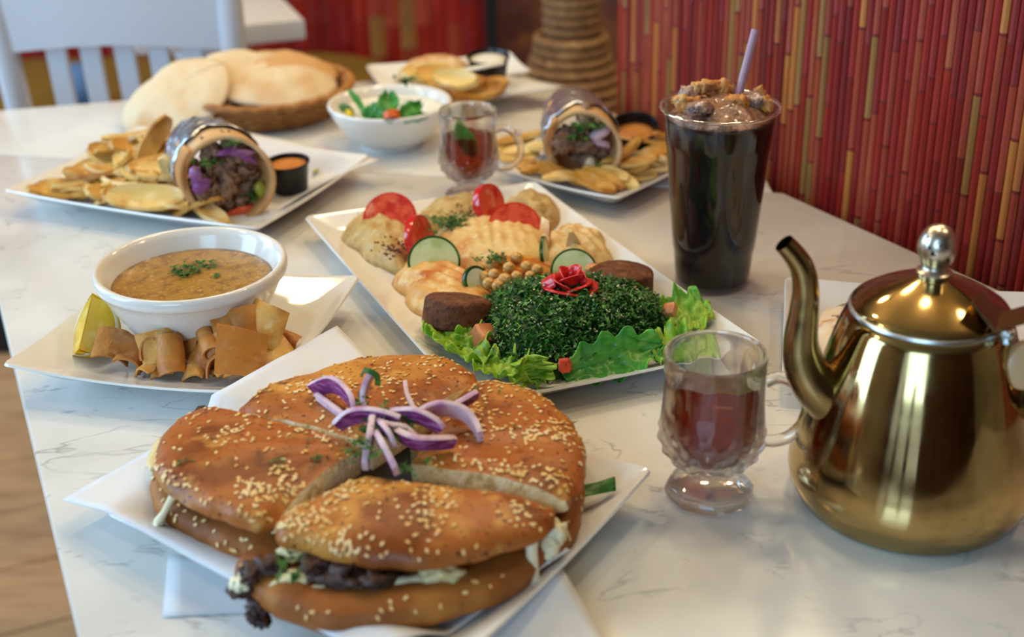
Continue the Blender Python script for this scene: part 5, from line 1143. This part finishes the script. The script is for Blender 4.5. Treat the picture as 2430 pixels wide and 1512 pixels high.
for k, (path, m) in enumerate([([(700, 362), (740, 350), (790, 352)], purple), ([(745, 410), (770, 385), (790, 372)], pickle), ([(790, 365), (830, 372), (840, 395)], tomw), ([(760, 365), (800, 390), (815, 400)], purple), ([(720, 380), (760, 372), (780, 380)], purple)]):
    pts = catmull([P(x, y, .013) for x, y in path], 5); g = G(); g.tube(pts, [.0022] * len(pts), 8, flat=.5)
    tag(g.build('onion_strip', onion_in if k in (0, 3) else m), ['pale pink onion strip behind the black cup on the left plate', 'green pickle strip right of the black cup on the left plate', 'reddish onion strip at the right end of the left plate', 'lilac onion strip crossing the others on the left plate', 'short purple onion strip nearest the black cup'][k], 'onion')

# ================================================================== bread basket, labneh bowl, far plate
BC = Vector((-0.298, 1.625, TZ))
t = thing('bread_basket', 'round wicker basket filled with folded pita bread', 'basket', BC)
RB0, RB1, HB = 0.078, 0.104, 0.036
def brd(z): return RB0 + (RB1 - RB0) * (z / HB) ** 0.8
g = G(); g.lathe([(RB0 - .004, 0.001), (RB0, 0.001)] + [(brd(z) - .0028, z) for z in (0.01, .02, .03, HB)] + [(brd(z) - .006, z) for z in (HB, .02, .01)] + [(.001, .004)], BC, 60); g.build('lining', wicker_m, t)
for k in range(7):
    z = 0.004 + k * 0.005; g = G(); R = []; n = 96
    for j in range(n):
        a = 2 * pi * j / n; r = brd(z) + 0.0016 * sin(a * 24 + pi * (k % 2)); R.append([BC + Vector(((r + .0026 * cos(b)) * cos(a), (r + .0026 * cos(b)) * sin(a), z + .0026 * sin(b))) for b in [2 * pi * q / 6 for q in range(6)]])
    R.append(R[0]); g.rings(R, True, False, False); g.build('wicker_strand', wicker_m, t, ang=None)
g = G(); R = []
for j in range(97):
    a = 2 * pi * j / 96; r = brd(HB) + .0015; R.append([BC + Vector(((r + .0055 * cos(b)) * cos(a), (r + .0055 * cos(b)) * sin(a), HB + .0045 * sin(b) + .001 * sin(a * 30))) for b in [2 * pi * q / 8 for q in range(8)]])
g.rings(R, True, False, False); g.build('rim', wicker_m, t, ang=None)
def pita(c, r, M, h, label, m, fold=0.0, seed=0, th=0.004, droop=0.0, squash=1.0):
    def f(u, v):
        a = u * 2 * pi; q = max(v, .004); x, y = r * q * cos(a), r * q * sin(a) * squash
        z = h * (1 - q ** 2.4) + .006 * nz(x * 18 + seed, y * 18, seed) + .002 * nz(x * 60, y * 60, seed) - droop * max(0, -x) ** 2 * 6 - fold * y * y
        return Vector(c) + M @ Vector((x, y, z))
    g = G(); g.sheet(f, 56, 16, th); return tag(g.build('pita', m, ang=None), label, 'bread')
pita(BC + Vector((.004, .024, .040)), .082, Euler((.08, .03, .2)).to_matrix(), .020, 'toasted pita arching at the back of the bread basket', pita_m, .3, 1)
pita(BC + Vector((.016, -.018, .040)), .074, Euler((.12, .03, .3)).to_matrix(), .016, 'pale puffed pita on top of the bread basket', pita_white, .3, 3, squash=.85)
pita(BC + Vector((-.044, .002, .046)), .070, Euler((.12, -.14, .6)).to_matrix(), .017, 'folded pita leaning over the left of the bread basket', pita_white, .5, 5)
pita(BC + Vector((-.098, -.052, .036)), .070, Euler((.26, -.46, .45)).to_matrix(), .016, 'pita flap hanging over the left basket rim to the table', pita_white, .6, 8)
LB = Vector((-0.134, 1.492, TZ))
bowl('labneh_bowl', 'white china bowl of labneh garnished with mint leaves', LB, 0.0715, 0.052, 0.034, band=False)
g = G(); rr = []
for k in range(14):
    q = k / 13; rr.append([LB + Vector((.0605 * max(q, .01) * cos(2 * pi * j / 48), .0605 * max(q, .01) * sin(2 * pi * j / 48), .037 + .006 * q ** 3 + .002 * sin(9 * q + 2 * pi * j / 48))) for j in range(48)])
rr.append([LB + Vector((.045 * cos(2 * pi * j / 48), .045 * sin(2 * pi * j / 48), .026)) for j in range(48)])
g.rings(rr); tag(g.build('labneh', yog_m, ang=None), 'white labneh spread in the bowl beside the bread basket', 'dip')
def mint(base, tip, w, label, curl=.3, seed=0, m=mint_m):
    b, tp = Vector(base), Vector(tip); d = (tp - b); L = d.length; d.normalize(); sd = d.cross(Vector((0, -.6, .8))).normalized(); up = sd.cross(d)
    g = G(); g.sheet(lambda u, v: b + d * L * u + sd * ((v - .5) * w * sin(pi * min(1, .06 + .9 * u)) ** .8) + up * (curl * w * (2 * v - 1) ** 2 + .0015 * sin(20 * u + 3 * v) + curl * .2 * L * sin(pi * u)), 12, 8, .0009)
    tag(g.build('mint_leaf', m, ang=None), label, 'mint')
mint(P(925, 292, .044), P(922, 225, .062), .024, 'upright mint leaf in the middle of the labneh')
mint(P(915, 292, .044), P(862, 270, .050), .022, 'mint leaf pointing left on the labneh')
mint(P(945, 290, .044), P(1000, 250, .054), .020, 'mint leaf pointing right on the labneh')
mint(P(930, 296, .046), P(880, 255, .052), .018, 'short mint leaf behind the left pointing one')
mint(P(955, 292, .046), P(1018, 278, .046), .014, 'small mint leaf lying low on the right of the labneh')
mint(P(870, 275, .048), P(828, 215, .056), .008, 'thin dark mint stem along the left rim of the labneh bowl', .2)
mint(P(838, 275, .048), P(808, 252, .052), .012, 'green pepper sliver at the left rim of the labneh bowl', .2, 0, parsley_m)
g = G(); g.tube([P(835, 278, .048), P(826, 266, .05)], .004, 8); tag(g.build('pepper_bit', mat('yellow_pepper', '#d8b81e', rough=.3)), 'yellow pepper bit at the left rim of the labneh bowl', 'pepper')
g = G(); g.tube([P(928, 268, .056), P(931, 284, .050)], [.0095, .009], 20); tag(g.build('carrot_piece', carrot_m), 'orange carrot round in front of the mint on the labneh', 'carrot')
g = G(); leaf_bits(g, P(968, 196, .062), .014, 14, rg); tag(g.build('parsley_sprig', parsley_m), 'dark parsley sprig on the rear rim of the labneh bowl', 'parsley')
g = G(); leaf_bits(g, P(985, 178, .06), .008, 6, rg); tag(g.build('cucumber_bit', pickle), 'pale green bit behind the parsley sprig on the labneh', 'cucumber')
# far plate
for k, (x, y, z, L, W, M, pale, lab) in enumerate([(1120, 222, .030, .040, .014, Euler((.6, 0, .35)).to_matrix(), False, 'long golden potato slice at the front of the far plate'), (1085, 205, .036, .035, .013, Euler((.5, 0, .1)).to_matrix(), False, 'golden potato slice behind the long one on the far plate'), (1150, 205, .034, .030, .012, Euler((.4, .1, .5)).to_matrix(), False, 'golden potato slice at the right of the far plate'), (1050, 185, .045, .034, .016, Euler((.5, 0, -.3)).to_matrix(), False, 'browned bread slice on the far plate heap'), (1010, 175, .045, .030, .014, Euler((.5, 0, .2)).to_matrix(), True, 'pale bread slice at the left of the far plate heap'), (1085, 190, .052, .030, .012, Euler((.8, 0, -.5)).to_matrix(), True, 'pale strip on top of the far plate heap')]):
    fry(P(x, y, z), L, W, .006, M, pale, lab, None, .2, k + 90)
mound('stuffed_bread', pxs([(965, 215), (980, 170), (1060, 165), (1130, 190), (1120, 225), (1040, 240)], .02), .02, .034, pita_m, 'browned stuffed bread heaped on the far plate', 'bread', lump=.004, seed=3)
sauce_cup(P(1160, 193, .024), .026, .034, 'black plastic cup at the far table corner', 'white sauce in the black cup at the far corner', (0, -.1, 1), .85, yog_m)
g = G(); bar(g, P(1100, 168, .060), P(1196, 148, .068), .012, .003); tag(g.build('wooden_stick', mat('pale_stick', '#d8d2c0', rough=.5)), 'pale flat stick resting on the black cup at the far corner', 'stick')
